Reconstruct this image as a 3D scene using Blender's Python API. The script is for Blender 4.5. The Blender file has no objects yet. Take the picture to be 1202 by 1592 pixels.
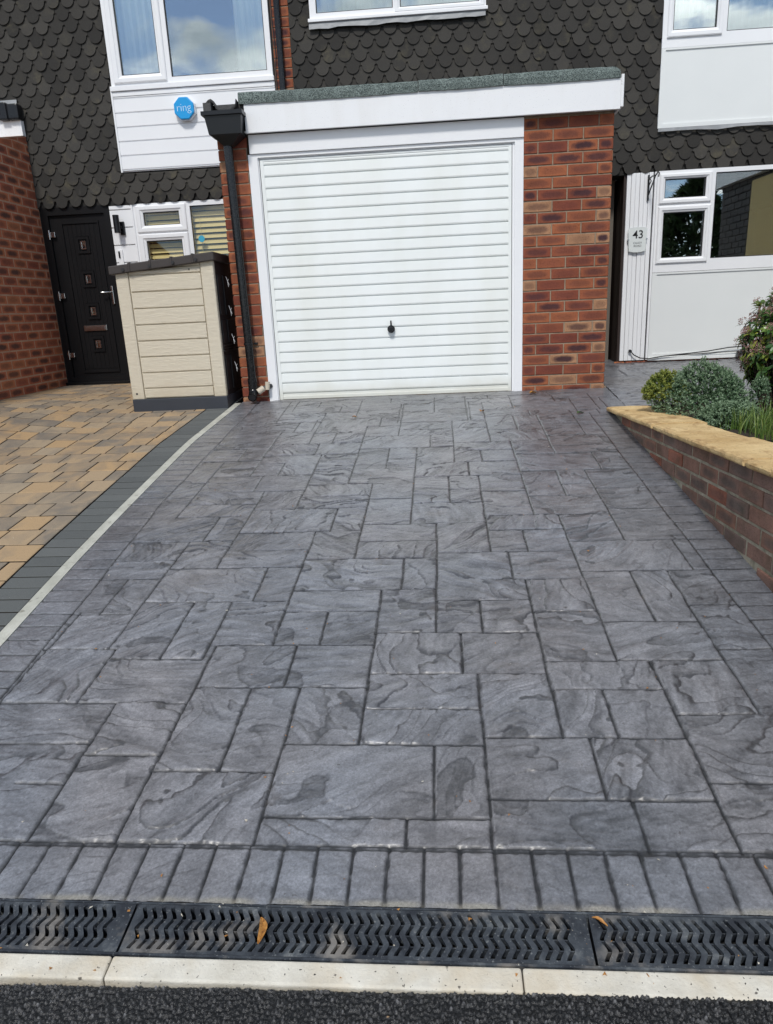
import bpy, bmesh, math, random
import numpy as np
from mathutils import Vector, Matrix
R = math.radians
sc = bpy.context.scene
# ------------------------------------------------------------------ camera
CAM = Vector((-.7463, -5.9719, .7011)); YAW, PITCH, ROLL = -.0713, .2786, -.0476
fw = Vector((math.sin(YAW)*math.cos(PITCH), math.cos(YAW)*math.cos(PITCH), -math.sin(PITCH)))
r0 = fw.cross(Vector((0, 0, 1))).normalized(); u0 = r0.cross(fw)
rt = math.cos(ROLL)*r0 + math.sin(ROLL)*u0; up = -math.sin(ROLL)*r0 + math.cos(ROLL)*u0
cd = bpy.data.cameras.new('camera'); cam = bpy.data.objects.new('camera', cd); sc.collection.objects.link(cam)
m = Matrix((rt, up, -fw)).transposed().to_4x4(); m.translation = CAM; cam.matrix_world = m
cd.sensor_fit = 'VERTICAL'; cd.sensor_height = 24; cd.lens = 24*1100/1592; cd.clip_end = 1000; cd.clip_start = .05
sc.camera = cam
# ------------------------------------------------------------------ sky and sun
SUN_EL, SUN_AZ = R(50), R(186)          # azimuth clockwise from +Y (into the scene)
w = bpy.data.worlds.new('World'); sc.world = w; w.use_nodes = True
nt = w.node_tree; N = nt.nodes; L = nt.links; N.clear()
bgn = N.new('ShaderNodeBackground'); out = N.new('ShaderNodeOutputWorld'); L.new(bgn.outputs[0], out.inputs[0])
sky = N.new('ShaderNodeTexSky'); sky.sky_type = 'NISHITA'; sky.sun_disc = False
sky.air_density = .75; sky.dust_density = .3; sky.ozone_density = 2.0; sky.sun_elevation = SUN_EL; sky.sun_rotation = SUN_AZ
tc = N.new('ShaderNodeTexCoord'); sep = N.new('ShaderNodeSeparateXYZ'); L.new(tc.outputs['Generated'], sep.inputs[0])
ad = N.new('ShaderNodeMath'); ad.operation = 'MAXIMUM'; L.new(sep.outputs[2], ad.inputs[0]); ad.inputs[1].default_value = .02
ad2 = N.new('ShaderNodeMath'); ad2.operation = 'ADD'; L.new(ad.outputs[0], ad2.inputs[0]); ad2.inputs[1].default_value = .12
dv = N.new('ShaderNodeVectorMath'); dv.operation = 'DIVIDE'; L.new(tc.outputs['Generated'], dv.inputs[0])
cb = N.new('ShaderNodeCombineXYZ')
for i in range(3): L.new(ad2.outputs[0], cb.inputs[i])
L.new(cb.outputs[0], dv.inputs[1])
nz = N.new('ShaderNodeTexNoise'); nz.inputs['Scale'].default_value = 1.7; nz.inputs['Detail'].default_value = 7; nz.inputs['Roughness'].default_value = .55
nz.inputs['Distortion'].default_value = .5
shf = N.new('ShaderNodeVectorMath'); shf.operation = 'ADD'; L.new(dv.outputs[0], shf.inputs[0]); shf.inputs[1].default_value = (.0, .0, .0)
L.new(shf.outputs[0], nz.inputs['Vector'])
cr = N.new('ShaderNodeValToRGB'); cr.color_ramp.elements[0].position = .455; cr.color_ramp.elements[1].position = .55
L.new(nz.outputs['Fac'], cr.inputs[0])
nz2 = N.new('ShaderNodeTexNoise'); nz2.inputs['Scale'].default_value = 2.6; nz2.inputs['Detail'].default_value = 5
L.new(dv.outputs[0], nz2.inputs['Vector'])
cr2 = N.new('ShaderNodeValToRGB'); cr2.color_ramp.elements[0].position = .3; cr2.color_ramp.elements[1].position = .72
cr2.color_ramp.elements[0].color = (4.6, 5.3, 6.0, 1); cr2.color_ramp.elements[1].color = (14.5, 15, 15.4, 1)
L.new(nz2.outputs['Fac'], cr2.inputs[0])
mx = N.new('ShaderNodeMix'); mx.data_type = 'RGBA'; L.new(cr.outputs[0], mx.inputs['Factor'])
L.new(sky.outputs[0], mx.inputs['A']); L.new(cr2.outputs[0], mx.inputs['B']); L.new(mx.outputs['Result'], bgn.inputs[0])
bgn.inputs[1].default_value = .09
sd = bpy.data.lights.new('sun', 'SUN'); sd.energy = 1.9; sd.angle = R(8); sd.color = (1, .96, .9)
so = bpy.data.objects.new('sun', sd); sc.collection.objects.link(so)
dirn = Vector((math.sin(SUN_AZ)*math.cos(SUN_EL), math.cos(SUN_AZ)*math.cos(SUN_EL), math.sin(SUN_EL)))
so.rotation_euler = dirn.to_track_quat('Z', 'Y').to_euler(); so.location = (0, -8, 12)
sc.view_settings.view_transform = 'Standard'; sc.view_settings.look = 'None'
sc.view_settings.exposure = 0.40; sc.view_settings.gamma = 1; sc.view_settings.use_curve_mapping = False
sc.cycles.max_bounces = 8; sc.cycles.transparent_max_bounces = 16
rnd = random.Random(7); col = sc.collection
# ------------------------------------------------------------------ helpers
def tag(o, label=None, cat=None, group=None, kind=None):
    if label: o['label'] = label
    if cat: o['category'] = cat
    if group: o['group'] = group
    if kind: o['kind'] = kind
    return o
def empty(name, loc, label, cat, group=None):
    o = bpy.data.objects.new(name, None); col.objects.link(o); o.location = loc; o.empty_display_size = .1
    return tag(o, label, cat, group)
class MB:
    """collects polygons; build() links them as one mesh object"""
    def __init__(s): s.v = []; s.f = []; s.mi = []; s.uv = []; s.c = []; s.sm = []
    def poly(s, pts, mi=0, uv=None, c=(.5, .5, .5), smooth=False):
        n = len(s.v); s.v += [tuple(p) for p in pts]; s.f.append(tuple(range(n, n+len(pts)))); s.mi.append(mi)
        s.uv.append(uv or [(0, 0)]*len(pts)); s.c.append(c); s.sm.append(smooth)
    def mesh(s, verts, faces, mi=0, c=(.5, .5, .5), smooth=False):
        n = len(s.v); s.v += [tuple(p) for p in verts]
        for f in faces:
            s.f.append(tuple(n+i for i in f)); s.mi.append(mi); s.uv.append([(0, 0)]*len(f)); s.c.append(c); s.sm.append(smooth)
    def box(s, x0, x1, y0, y1, z0, z1, mi=0, c=(.5, .5, .5), ch=0.0):
        if ch <= 0:
            V = [(x, y, z) for z in (z0, z1) for y in (y0, y1) for x in (x0, x1)]
            s.mesh(V, [(0, 2, 3, 1), (4, 5, 7, 6), (0, 1, 5, 4), (2, 6, 7, 3), (0, 4, 6, 2), (1, 3, 7, 5)], mi, c); return
        bm = bmesh.new(); bmesh.ops.create_cube(bm, size=1)
        for v in bm.verts: v.co = Vector(((x0+x1)/2+v.co.x*(x1-x0), (y0+y1)/2+v.co.y*(y1-y0), (z0+z1)/2+v.co.z*(z1-z0)))
        bmesh.ops.bevel(bm, geom=bm.edges[:], offset=ch, segments=2, profile=.6, affect='EDGES')
        s.add_bm(bm, mi, c)
    def add_bm(s, bm, mi=0, c=(.5, .5, .5), smooth=False):
        bm.verts.ensure_lookup_table(); bm.verts.index_update()
        s.mesh([v.co.copy() for v in bm.verts], [[v.index for v in f.verts] for f in bm.faces], mi, c, smooth); bm.free()
    def tube(s, pts, rad, seg=12, mi=0, c=(.5, .5, .5), cap=True):
        pts = [Vector(p) for p in pts]; n = len(pts); rs = rad if isinstance(rad, (list, tuple)) else [rad]*n
        V = []; F = []; prev = None
        for i, p in enumerate(pts):
            t = (pts[min(i+1, n-1)]-pts[max(i-1, 0)]).normalized()
            a = prev if prev is not None else (Vector((0, 0, 1)) if abs(t.z) < .9 else Vector((1, 0, 0)))
            a = (a - t*a.dot(t)).normalized(); prev = a; b = t.cross(a)
            for k in range(seg):
                th = 2*math.pi*k/seg; V.append(p+(a*math.cos(th)+b*math.sin(th))*rs[i])
        for i in range(n-1):
            for k in range(seg): F.append((i*seg+k, i*seg+(k+1) % seg, (i+1)*seg+(k+1) % seg, (i+1)*seg+k))
        s.mesh(V, F, mi, c, True)
        if cap:
            s.poly([V[k] for k in range(seg)][::-1], mi, c=c); s.poly([V[(n-1)*seg+k] for k in range(seg)], mi, c=c)
    def prism(s, pts2, axis, a0, a1, mi=0, c=(.5, .5, .5)):
        """extrude a 2D outline along axis ('x','y','z')"""
        f = {'y': lambda p, a: (p[0], a, p[1]), 'x': lambda p, a: (a, p[0], p[1]), 'z': lambda p, a: (p[0], p[1], a)}[axis]
        n = len(pts2); V = [f(p, a0) for p in pts2]+[f(p, a1) for p in pts2]
        s.mesh(V, [tuple(range(n)), tuple(range(2*n-1, n-1, -1))]+[(i, n+i, n+(i+1) % n, (i+1) % n) for i in range(n)], mi, c)
    def plate(s, rect, holes, yf, yb, mi=0, c=(.5, .5, .5), back=True):
        """upright board facing -Y with rectangular openings"""
        xs = sorted({rect[0], rect[1], *[h[0] for h in holes], *[h[1] for h in holes]})
        zs = sorted({rect[2], rect[3], *[h[2] for h in holes], *[h[3] for h in holes]})
        xs = [x for x in xs if rect[0] <= x <= rect[1]]; zs = [z for z in zs if rect[2] <= z <= rect[3]]
        solid = lambda i, j: 0 <= i < len(xs)-1 and 0 <= j < len(zs)-1 and not any(
            h[0] < (xs[i]+xs[i+1])/2 < h[1] and h[2] < (zs[j]+zs[j+1])/2 < h[3] for h in holes)
        for i in range(len(xs)-1):
            for j in range(len(zs)-1):
                if not solid(i, j): continue
                a, b, d, e = xs[i], xs[i+1], zs[j], zs[j+1]
                s.poly([(a, yf, d), (b, yf, d), (b, yf, e), (a, yf, e)], mi, c=c)
                if back: s.poly([(a, yb, d), (a, yb, e), (b, yb, e), (b, yb, d)], mi, c=c)
                if not solid(i-1, j): s.poly([(a, yf, d), (a, yf, e), (a, yb, e), (a, yb, d)], mi, c=c)
                if not solid(i+1, j): s.poly([(b, yf, d), (b, yb, d), (b, yb, e), (b, yf, e)], mi, c=c)
                if not solid(i, j-1): s.poly([(a, yf, d), (a, yb, d), (b, yb, d), (b, yf, d)], mi, c=c)
                if not solid(i, j+1): s.poly([(a, yf, e), (b, yf, e), (b, yb, e), (a, yb, e)], mi, c=c)
    def build(s, name, mats, parent=None):
        me = bpy.data.meshes.new(name); me.from_pydata(s.v, [], s.f)
        for mt in (mats if isinstance(mats, (list, tuple)) else [mats]): me.materials.append(mt)
        me.polygons.foreach_set('material_index', s.mi); me.polygons.foreach_set('use_smooth', s.sm)
        u = me.uv_layers.new(name='uv'); u.data.foreach_set('uv', [x for f in s.uv for p in f for x in p])
        a = me.attributes.new('var', 'FLOAT_VECTOR', 'FACE'); a.data.foreach_set('vector', [x for cc in s.c for x in cc])
        me.update(); o = bpy.data.objects.new(name, me); col.objects.link(o)
        if parent is not None:
            o.parent = parent; pl = parent.location
            me.transform(Matrix.Translation(-wloc(parent)))
        return o
def wloc(o):
    v = Vector(o.location)
    while o.parent: o = o.parent; v += Vector(o.location)
    return v
# ------------------------------------------------------------------ materials
def mat(name, base=(.5, .5, .5), rough=.6, spec=.5, metal=0, fn=None, **kw):
    m = bpy.data.materials.new(name); m.use_nodes = True; b = m.node_tree.nodes['Principled BSDF']
    b.inputs['Base Color'].default_value = (*base, 1); b.inputs['Roughness'].default_value = rough
    b.inputs['Specular IOR Level'].default_value = spec; b.inputs['Metallic'].default_value = metal
    if fn: fn(G(m), b)
    return m
class G:
    """tiny node helper"""
    def __init__(s, m): s.t = m.node_tree; s.N = s.t.nodes; s.L = s.t.links
    def n(s, ty, ins={}, **kw):
        o = s.N.new('ShaderNode'+ty)
        for k, v in kw.items(): setattr(o, k, v)
        for k, v in ins.items():
            if isinstance(v, bpy.types.NodeSocket): s.L.new(v, o.inputs[k])
            else: o.inputs[k].default_value = v
        return o
    def co(s): return s.n('TexCoord').outputs['Object']
    def noise(s, scale, detail=4, rough=.55, vec=None, dist=0):
        return s.n('TexNoise', {'Scale': scale, 'Detail': detail, 'Roughness': rough, 'Distortion': dist, 'Vector': vec or s.co()}).outputs['Fac']
    def ramp(s, fac, stops):
        r = s.n('ValToRGB', {0: fac}); e = r.color_ramp.elements
        while len(e) < len(stops): e.new(.5)
        for i, (p, c) in enumerate(stops): e[i].position = p; e[i].color = (*(c if isinstance(c, tuple) else (c, c, c)), 1)
        return r.outputs[0]
    def mix(s, f, a, b, mode='MIX'):
        o = s.n('Mix', data_type='RGBA', blend_type=mode)
        for k, v in ((0, f), (6, a), (7, b)):
            if isinstance(v, bpy.types.NodeSocket): s.L.new(v, o.inputs[k])
            else: o.inputs[k].default_value = v if k == 0 else (*v, 1)
        return o.outputs[2]
    def math(s, op, a, b=0, c=None):
        o = s.n('Math', operation=op)
        for i, v in enumerate((a, b, c)):
            if v is None: continue
            if isinstance(v, bpy.types.NodeSocket): s.L.new(v, o.inputs[i])
            else: o.inputs[i].default_value = v
        return o.outputs[0]
    def var(s):
        a = s.n('Attribute', attribute_name='var'); sp = s.n('SeparateXYZ', {0: a.outputs['Vector']}); return sp.outputs
    def bump(s, h, b, dist=.002, strength=1):
        o = s.n('Bump', {'Height': h, 'Distance': dist, 'Strength': strength}); s.L.new(o.outputs[0], b.inputs['Normal'])
    def base(s, c, b): s.L.new(c, b.inputs['Base Color'])
    def scaled(s, v): return s.n('Mapping', {'Vector': s.co(), 'Scale': v}).outputs[0]

def f_plastic(c1, c2, bump=.0004):
    def f(g, b):
        n = g.noise(3, 5); g.base(g.mix(n, c1, c2), b)
        n2 = g.noise(45, 3); g.bump(n2, b, bump, .6)
        g.L.new(g.math('MULTIPLY_ADD', n, .2, b.inputs['Roughness'].default_value-.1), b.inputs['Roughness'])
    return f
WHITE = mat('white_upvc', rough=.36, fn=f_plastic((.80, .81, .83), (.86, .87, .885)))
WHITE2 = mat('white_panel', rough=.5, fn=f_plastic((.72, .745, .74), (.775, .795, .79), .0003))
def f_dirty(g, b):
    n = g.noise(2.2, 6); c = g.mix(n, (.80, .81, .83), (.86, .87, .88))
    s = g.ramp(g.noise(160, 1), [(.26, .55), (.30, 1.0)]); c = g.mix(1, c, s, 'MULTIPLY')
    k = g.ramp(g.noise(1, 5, vec=g.scaled((6, 6, 1.2))), [(.5, (1, 1, 1)), (.85, (.93, .92, .9))]); c = g.mix(1, c, k, 'MULTIPLY')
    g.base(c, b); g.bump(g.noise(30, 3), b, .0006, .5)
FASCIA = mat('white_fascia', rough=.4, fn=f_dirty)
def f_gdoor(g, b):
    n = g.noise(1.3, 5); c = g.mix(n, (.80, .84, .835), (.86, .885, .875))
    s = g.ramp(g.noise(1, 6, vec=g.scaled((3, 3, .8))), [(.4, (1, 1, 1)), (.8, (.92, .91, .87))]); c = g.mix(1, c, s, 'MULTIPLY')
    z = g.n('SeparateXYZ', {0: g.co()}).outputs[2]
    d = g.ramp(g.math('ADD', z, g.math('MULTIPLY', g.noise(6, 5), .12)), [(.06, (.80, .77, .70)), (.2, (1, 1, 1))]); c = g.mix(1, c, d, 'MULTIPLY')
    g.base(c, b); g.bump(g.noise(1, 3, vec=g.scaled((12, 40, 90))), b, .0007, .5)
GDOOR = mat('white_enamel_door', rough=.38, fn=f_gdoor)
BLACK = mat('black_plastic', rough=.3, spec=.35, fn=f_plastic((.008, .009, .011), (.015, .016, .018)))
def f_pipe(g, b):
    s = g.ramp(g.noise(70, 5, .7), [(.5, (.007, .008, .009)), (.8, (.04, .04, .044))]); g.base(s, b)
    g.bump(g.noise(30, 3), b, .0005)
PIPE = mat('black_pipe', rough=.2, spec=.4, fn=f_pipe)
DOORBLK = mat('black_composite_door', rough=.42, spec=.22, fn=lambda g, b: (g.base(g.mix(g.noise(4), (.006, .006, .007), (.011, .011, .012)), b), g.bump(g.noise(1, 4, vec=g.scaled((90, 90, 7))), b, .001, .5)))
CHROME = mat('polished_steel', (.55, .55, .55), .22, metal=1)
RUBBER = mat('dark_gasket', (.02, .02, .022), .6)
def f_brick(c_org, c_red, c_heart, c_buff, dirt, moss=0):
    def f(g, b):
        r, h, q = g.var()[:3]
        uv = g.n('UVMap', uv_map='uv').outputs[0]; s = g.n('SeparateXYZ', {0: uv})
        n = g.noise(28, 5, .6); nb = g.noise(9, 3)
        ux = g.math('POWER', g.math('ABSOLUTE', s.outputs[0]), 3.0); uy = g.math('POWER', g.math('ABSOLUTE', s.outputs[1]), 2.2)
        d = g.math('ADD', g.math('ADD', ux, uy), g.math('MULTIPLY_ADD', n, .9, -.45))
        hm = g.math('MULTIPLY', g.ramp(d, [(.12, 1.0), (.8, 0.0)]), h)
        c = g.mix(g.math('ADD', r, g.math('MULTIPLY_ADD', nb, .5, -.25)), c_org, c_red)
        c = g.mix(g.math('GREATER_THAN', q, .88), c, c_buff)
        c = g.mix(hm, c, c_heart)
        sp = g.ramp(g.noise(230, 2), [(.32, (.45, .4, .4)), (.42, (1, 1, 1)), (.68, (1, 1, 1)), (.78, (1.7, 1.7, 1.7))]); c = g.mix(1, c, sp, 'MULTIPLY')
        st = g.ramp(g.noise(5, 6, .65), [(.35, (dirt, dirt, dirt)), (.62, (1, 1, 1))]); c = g.mix(1, c, st, 'MULTIPLY')
        if moss: c = g.mix(g.ramp(g.noise(7, 6, .7), [(.5, 0.0), (.72, moss)]), c, (.06, .062, .035))
        g.base(c, b); g.bump(g.math('ADD', g.noise(120, 4, .7), n), b, .0022, .8)
    return f
BRICK = mat('red_flashed_brick', rough=.85, spec=.25, fn=f_brick((.38, .128, .058), (.22, .060, .037), (.060, .028, .034), (.42, .225, .125), .78))
BRICKD = mat('dark_red_brick', rough=.85, spec=.25, fn=f_brick((.54, .185, .088), (.40, .115, .065), (.085, .048, .042), (.52, .19, .09), .8))
BRICKG = mat('weathered_brick', rough=.88, spec=.2, fn=f_brick((.36, .185, .13), (.23, .16, .135), (.14, .115, .10), (.38, .15, .10), .6, .6))
def f_mortar(c1, c2):
    def f(g, b):
        g.base(g.mix(g.ramp(g.noise(14, 6, .7), [(.3, 0.0), (.7, 1.0)]), c1, c2), b); g.bump(g.noise(150, 4, .7), b, .003)
    return f
MORTAR = mat('sand_mortar', rough=.95, spec=.1, fn=f_mortar((.20, .155, .115), (.38, .30, .22)))
MORTARL = mat('pale_mortar', rough=.95, spec=.1, fn=f_mortar((.36, .22, .15), (.52, .36, .26)))
MORTARG = mat('mossy_mortar', rough=.95, spec=.1, fn=f_mortar((.17, .155, .105), (.46, .41, .32)))
def f_tile(g, b):
    r, h, q = g.var()[:3]
    c = g.mix(r, (.031, .0295, .0275), (.060, .0565, .051))
    c = g.mix(g.math('MULTIPLY', g.ramp(g.noise(9, 5, .7), [(.5, 0.0), (.75, 1.0)]), g.math('MULTIPLY', h, .8)), c, (.13, .115, .075))
    sp = g.ramp(g.noise(260, 2), [(.3, (.5, .5, .5)), (.45, (1, 1, 1)), (.66, (1, 1, 1)), (.76, (2.2, 2.2, 2.1))]); c = g.mix(1, c, sp, 'MULTIPLY')
    c = g.mix(g.math('MULTIPLY', g.ramp(g.noise(3, 6, .75, vec=g.scaled((9, 9, 2))), [(.62, 0.0), (.8, 1.0)]), .35), c, (.16, .155, .145))
    g.base(c, b); g.bump(g.noise(220, 3, .7), b, .0018, .8)
TILE = mat('clay_club_tile', rough=.88, spec=.25, fn=f_tile)
def f_felt(g, b):
    v = g.n('TexVoronoi', {'Scale': 230, 'Vector': g.co()}); c = g.mix(g.n('SeparateXYZ', {0: v.outputs['Color']}).outputs[0], (.02, .028, .028), (.29, .35, .33))
    c = g.mix(g.ramp(g.noise(9, 5), [(.4, 0.0), (.7, .45)]), c, (.07, .09, .085)); g.base(c, b); g.bump(v.outputs['Distance'], b, .003)
FELT = mat('green_mineral_felt', rough=.95, spec=.2, fn=f_felt)
def f_felt2(g, b):
    v = g.n('TexVoronoi', {'Scale': 260, 'Vector': g.co()}); g.base(g.ramp(v.outputs['Distance'], [(0, .03), (.5, .12)]), b); g.bump(v.outputs['Distance'], b, .004)
FELTD = mat('worn_black_felt', rough=.95, spec=.2, fn=f_felt2)
def f_wood(g, b):
    v = g.n('Mapping', {'Vector': g.co(), 'Scale': (1.4, 1, 9)}).outputs[0]
    wv = g.n('TexWave', {'Scale': 6, 'Distortion': 9, 'Detail': 3, 'Detail Scale': .9, 'Vector': v}, bands_direction='Z').outputs['Fac']
    c = g.mix(g.ramp(wv, [(0, 0.0), (.5, 1.0)]), (.60, .535, .42), (.70, .635, .505)); z_ = g.n('SeparateXYZ', {0: g.co()}).outputs[2]; c = g.mix(1, c, g.ramp(g.math('ADD', z_, g.math('MULTIPLY', g.noise(5, 6, .7), .35)), [(.12, (.80, .76, .68)), (.42, (1, 1, 1))]), 'MULTIPLY'); g.base(c, b)
    g.bump(g.math('ADD', wv, g.math('MULTIPLY', g.noise(180, 2), .3)), b, .0022, .7)
CREAMW = mat('cream_woodgrain_resin', rough=.62, fn=f_wood)
CREAM = mat('cream_resin', rough=.6, fn=f_plastic((.50, .44, .35), (.56, .50, .405), .0008))
BROWNP = mat('brown_resin', rough=.6, fn=f_plastic((.035, .029, .027), (.052, .043, .04), .001))
GREYP = mat('slate_resin', rough=.55, fn=f_plastic((.028, .032, .042), (.04, .045, .056), .001))
BLKP = mat('black_resin', rough=.5, fn=f_plastic((.01, .01, .012), (.02, .02, .022), .001))
BLUE = mat('blue_plastic', (.005, .32, .72), .35)
def glass(name, fac):
    m = bpy.data.materials.new(name); m.use_nodes = True; g = G(m); g.N.clear()
    o = g.n('OutputMaterial'); t = g.n('BsdfTransparent', {0: (.965, .985, .975, 1)}); gl = g.n('BsdfGlossy', {'Color': (.95, 1, .985, 1), 'Roughness': .0})
    nb = g.n('Bump', {'Height': g.noise(1.1, 1), 'Distance': .006, 'Strength': .4}); g.L.new(nb.outputs[0], gl.inputs['Normal'])
    fr = g.n('LayerWeight', {'Blend': .5}); fa = g.math('ADD', g.math('MULTIPLY', g.math('POWER', fr.outputs['Facing'], 4.0), .6), fac)
    mx = g.n('MixShader', {0: fa, 1: t.outputs[0], 2: gl.outputs[0]}); g.L.new(mx.outputs[0], o.inputs[0]); return m
GLASS = glass('double_glazing', .38)
GLASS2 = glass('clear_glazing', .30)
GLASS3 = glass('front_glazing', .045)
def f_voile(g, b):
    g.base(g.mix(g.noise(8), (.70, .78, .76), (.82, .88, .86)), b)
VOILE = mat('voile_curtain', rough=.9, fn=f_voile)
BLIND = mat('tan_blind', (.66, .50, .22), .7)
ROOM = mat('room_plaster', (.16, .14, .12), .9)
def f_stone(g, b):
    n = g.noise(4, 6, .65); c = g.mix(g.ramp(n, [(.3, 0.0), (.7, 1.0)]), (.50, .33, .145), (.74, .56, .30))
    c = g.mix(g.ramp(g.noise(1, 5, .7, vec=g.scaled((9, 5, 9)), dist=.8), [(.50, 0.0), (.66, .75)]), c, (.30, .165, .07))
    c = g.mix(g.ramp(g.noise(90, 3), [(.60, 0.0), (.72, .75)]), c, (.20, .13, .065)); g.base(c, b)
    h = g.noise(1, 7, .7, vec=g.scaled((30, 16, 30)), dist=1.0); g.bump(g.math('ADD', h, g.math('MULTIPLY', g.noise(160, 3), .25)), b, .008, .9)
STONE = mat('buff_sandstone', rough=.88, spec=.2, fn=f_stone)
def f_kerb(g, b):
    c = g.mix(g.ramp(g.noise(9, 6, .65), [(.3, 0.0), (.7, 1.0)]), (.50, .47, .40), (.70, .675, .60))
    c = g.mix(g.ramp(g.noise(5, 4, .6), [(.47, 0.0), (.75, .75)]), c, (.52, .42, .28))
    c = g.mix(g.ramp(g.noise(120, 2, .6), [(.685, 0.0), (.715, 1.0)]), c, (.05, .045, .04))
    c = g.mix(g.ramp(g.noise(38, 2), [(.70, 0.0), (.735, .9)]), c, (.08, .07, .06)); g.base(c, b); g.bump(g.noise(140, 4, .6), b, .0018)
KERB = mat('cast_concrete_kerb', rough=.85, spec=.25, fn=f_kerb)
def f_strip(g, b):
    c = g.mix(g.ramp(g.noise(7, 6, .65), [(.3, 0.0), (.7, 1.0)]), (.34, .34, .29), (.52, .52, .46)); c = g.mix(g.ramp(g.noise(22, 3), [(.62, 0.0), (.72, .7)]), c, (.15, .14, .11)); g.base(c, b); g.bump(g.noise(140, 4), b, .0018)
STRIP = mat('edging_concrete', rough=.85, fn=f_strip)
def f_block(g, b):
    r, h, q = g.var()[:3]
    tan = g.mix(h, (.42, .285, .155), (.345, .28, .20)); gry = g.mix(g.noise(7), (.15, .14, .125), (.25, .205, .155))
    st = g.math('ADD', g.math('MULTIPLY_ADD', g.noise(1, 3, .5, vec=g.scaled((8, 6, 3)), dist=.6), 1.7, -.85), r)
    c = g.mix(g.ramp(st, [(.25, 0.0), (1.0, 1.0)]), tan, gry)
    c = g.mix(q, c, g.mix(g.math('MULTIPLY_ADD', r, .5, .25), (.085, .092, .092), (.135, .143, .14)))
    sp = g.ramp(g.noise(300, 2, .6), [(.3, (.6, .6, .6)), (.45, (1, 1, 1)), (.68, (1, 1, 1)), (.76, (1.6, 1.6, 1.6))]); c = g.mix(1, c, sp, 'MULTIPLY')
    wsp = g.n('TexVoronoi', {'Scale': 55, 'Vector': g.co()}).outputs['Distance']; c = g.mix(g.math('MULTIPLY', g.math('MULTIPLY', g.ramp(wsp, [(.05, .8), (.09, 0.0)]), q), g.ramp(g.noise(4), [(.45, 0.0), (.6, 1.0)])), c, (.6, .6, .55))
    g.base(c, b); g.bump(g.noise(230, 3, .7), b, .0016)
BLOCK = mat('tegula_block', rough=.85, spec=.3, fn=f_block)
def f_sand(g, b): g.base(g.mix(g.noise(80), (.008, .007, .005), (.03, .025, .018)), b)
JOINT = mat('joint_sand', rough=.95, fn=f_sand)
def f_asph(g, b):
    a = g.n('Attribute', attribute_name='stone').outputs['Color']; c = g.mix(1, a, g.mix(g.noise(300, 2), (.75, .75, .75), (1.3, 1.3, 1.3)), 'MULTIPLY')
    g.base(c, b); g.bump(g.noise(700, 2), b, .0012)
ASPH = mat('asphalt_chippings', rough=.27, spec=.6, fn=f_asph)
def f_asph2(g, b):
    v = g.n('TexVoronoi', {'Scale': 160, 'Vector': g.co()}); g.base(g.mix(v.outputs['Color'], (.012, .012, .013), (.05, .05, .053)), b); g.bump(v.outputs['Distance'], b, .004)
ASPHF = mat('asphalt', rough=.6, fn=f_asph2)
def f_drive(g, b):
    a = g.n('Attribute', attribute_name='slab').outputs['Color']
    n1 = g.ramp(g.noise(170, 5, .8), [(.25, .50), (.5, 1.0), (.75, 1.55)]); c = g.mix(1, a, n1, 'MULTIPLY')
    n2 = g.ramp(g.noise(1.7, 4), [(.3, .90), (.7, 1.08)]); c = g.mix(1, c, n2, 'MULTIPLY')
    c = g.mix(g.ramp(g.noise(4.5, 5, .65), [(.62, 0.0), (.8, .30)]), c, (.17, .13, .10))
    c = g.mix(g.ramp(g.noise(55, 2), [(.735, 0.0), (.76, .6)]), c, (.04, .035, .03))
    g.base(c, b); g.L.new(g.math('MULTIPLY_ADD', g.noise(14, 5, .7), .36, .20), b.inputs['Roughness'])
    b.inputs['Coat Weight'].default_value = .45; b.inputs['Coat Roughness'].default_value = .28
    g.bump(g.math('ADD', g.noise(150, 4, .75), g.math('MULTIPLY', g.noise(600, 2), .4)), b, .0014, .7)
DRIVE = mat('stamped_concrete', rough=.42, spec=.5, fn=f_drive)
def f_grate(g, b):
    s = g.ramp(g.noise(11, 6, .7), [(.42, (.015, .018, .024)), (.58, (.046, .054, .064)), (.75, (.18, .19, .19))])
    s = g.mix(g.ramp(g.noise(170, 2), [(.64, 0.0), (.7, .6)]), s, (.2, .21, .21)); s = g.mix(g.ramp(g.noise(9, 5, .6), [(.56, 0.0), (.70, .7)]), s, (.23, .21, .185))
    g.base(s, b); g.bump(g.noise(90, 3), b, .001); g.L.new(g.math('MULTIPLY_ADD', g.noise(12, 4), .4, .2), b.inputs['Roughness'])
GRATE = mat('grey_drain_plastic', rough=.4, fn=f_grate)
SOIL = mat('bark_soil', rough=.95, fn=lambda g, b: (g.base(g.mix(g.noise(40, 5), (.012, .009, .006), (.06, .042, .028)), b), g.bump(g.noise(60, 5), b, .02)))
def f_leafv(c1, c2, c3, rough=.5):
    def f(g, b):
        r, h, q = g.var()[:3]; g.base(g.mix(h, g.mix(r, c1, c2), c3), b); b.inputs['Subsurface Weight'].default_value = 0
        tr = g.n('BsdfTranslucent'); pr = b; o = g.N['Material Output']; g.L.new(b.inputs['Base Color'].links[0].from_socket, tr.inputs[0])
        mx = g.n('MixShader', {0: .18, 1: b.outputs[0], 2: tr.outputs[0]}); g.L.new(mx.outputs[0], o.inputs[0])
    return f
JUNI = mat('juniper_needles', rough=.6, fn=f_leafv((.020, .066, .022), (.055, .13, .05), (.21, .30, .18)))
CONI = mat('golden_conifer_needles', rough=.6, fn=f_leafv((.03, .07, .015), (.09, .15, .02), (.27, .30, .06)))
SKIM = mat('skimmia_leaf', rough=.32, fn=f_leafv((.03, .085, .02), (.075, .17, .035), (.42, .46, .07)))
FLOW = mat('skimmia_buds', rough=.6, fn=f_leafv((.22, .085, .085), (.42, .22, .20), (.60, .48, .38)))
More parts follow.
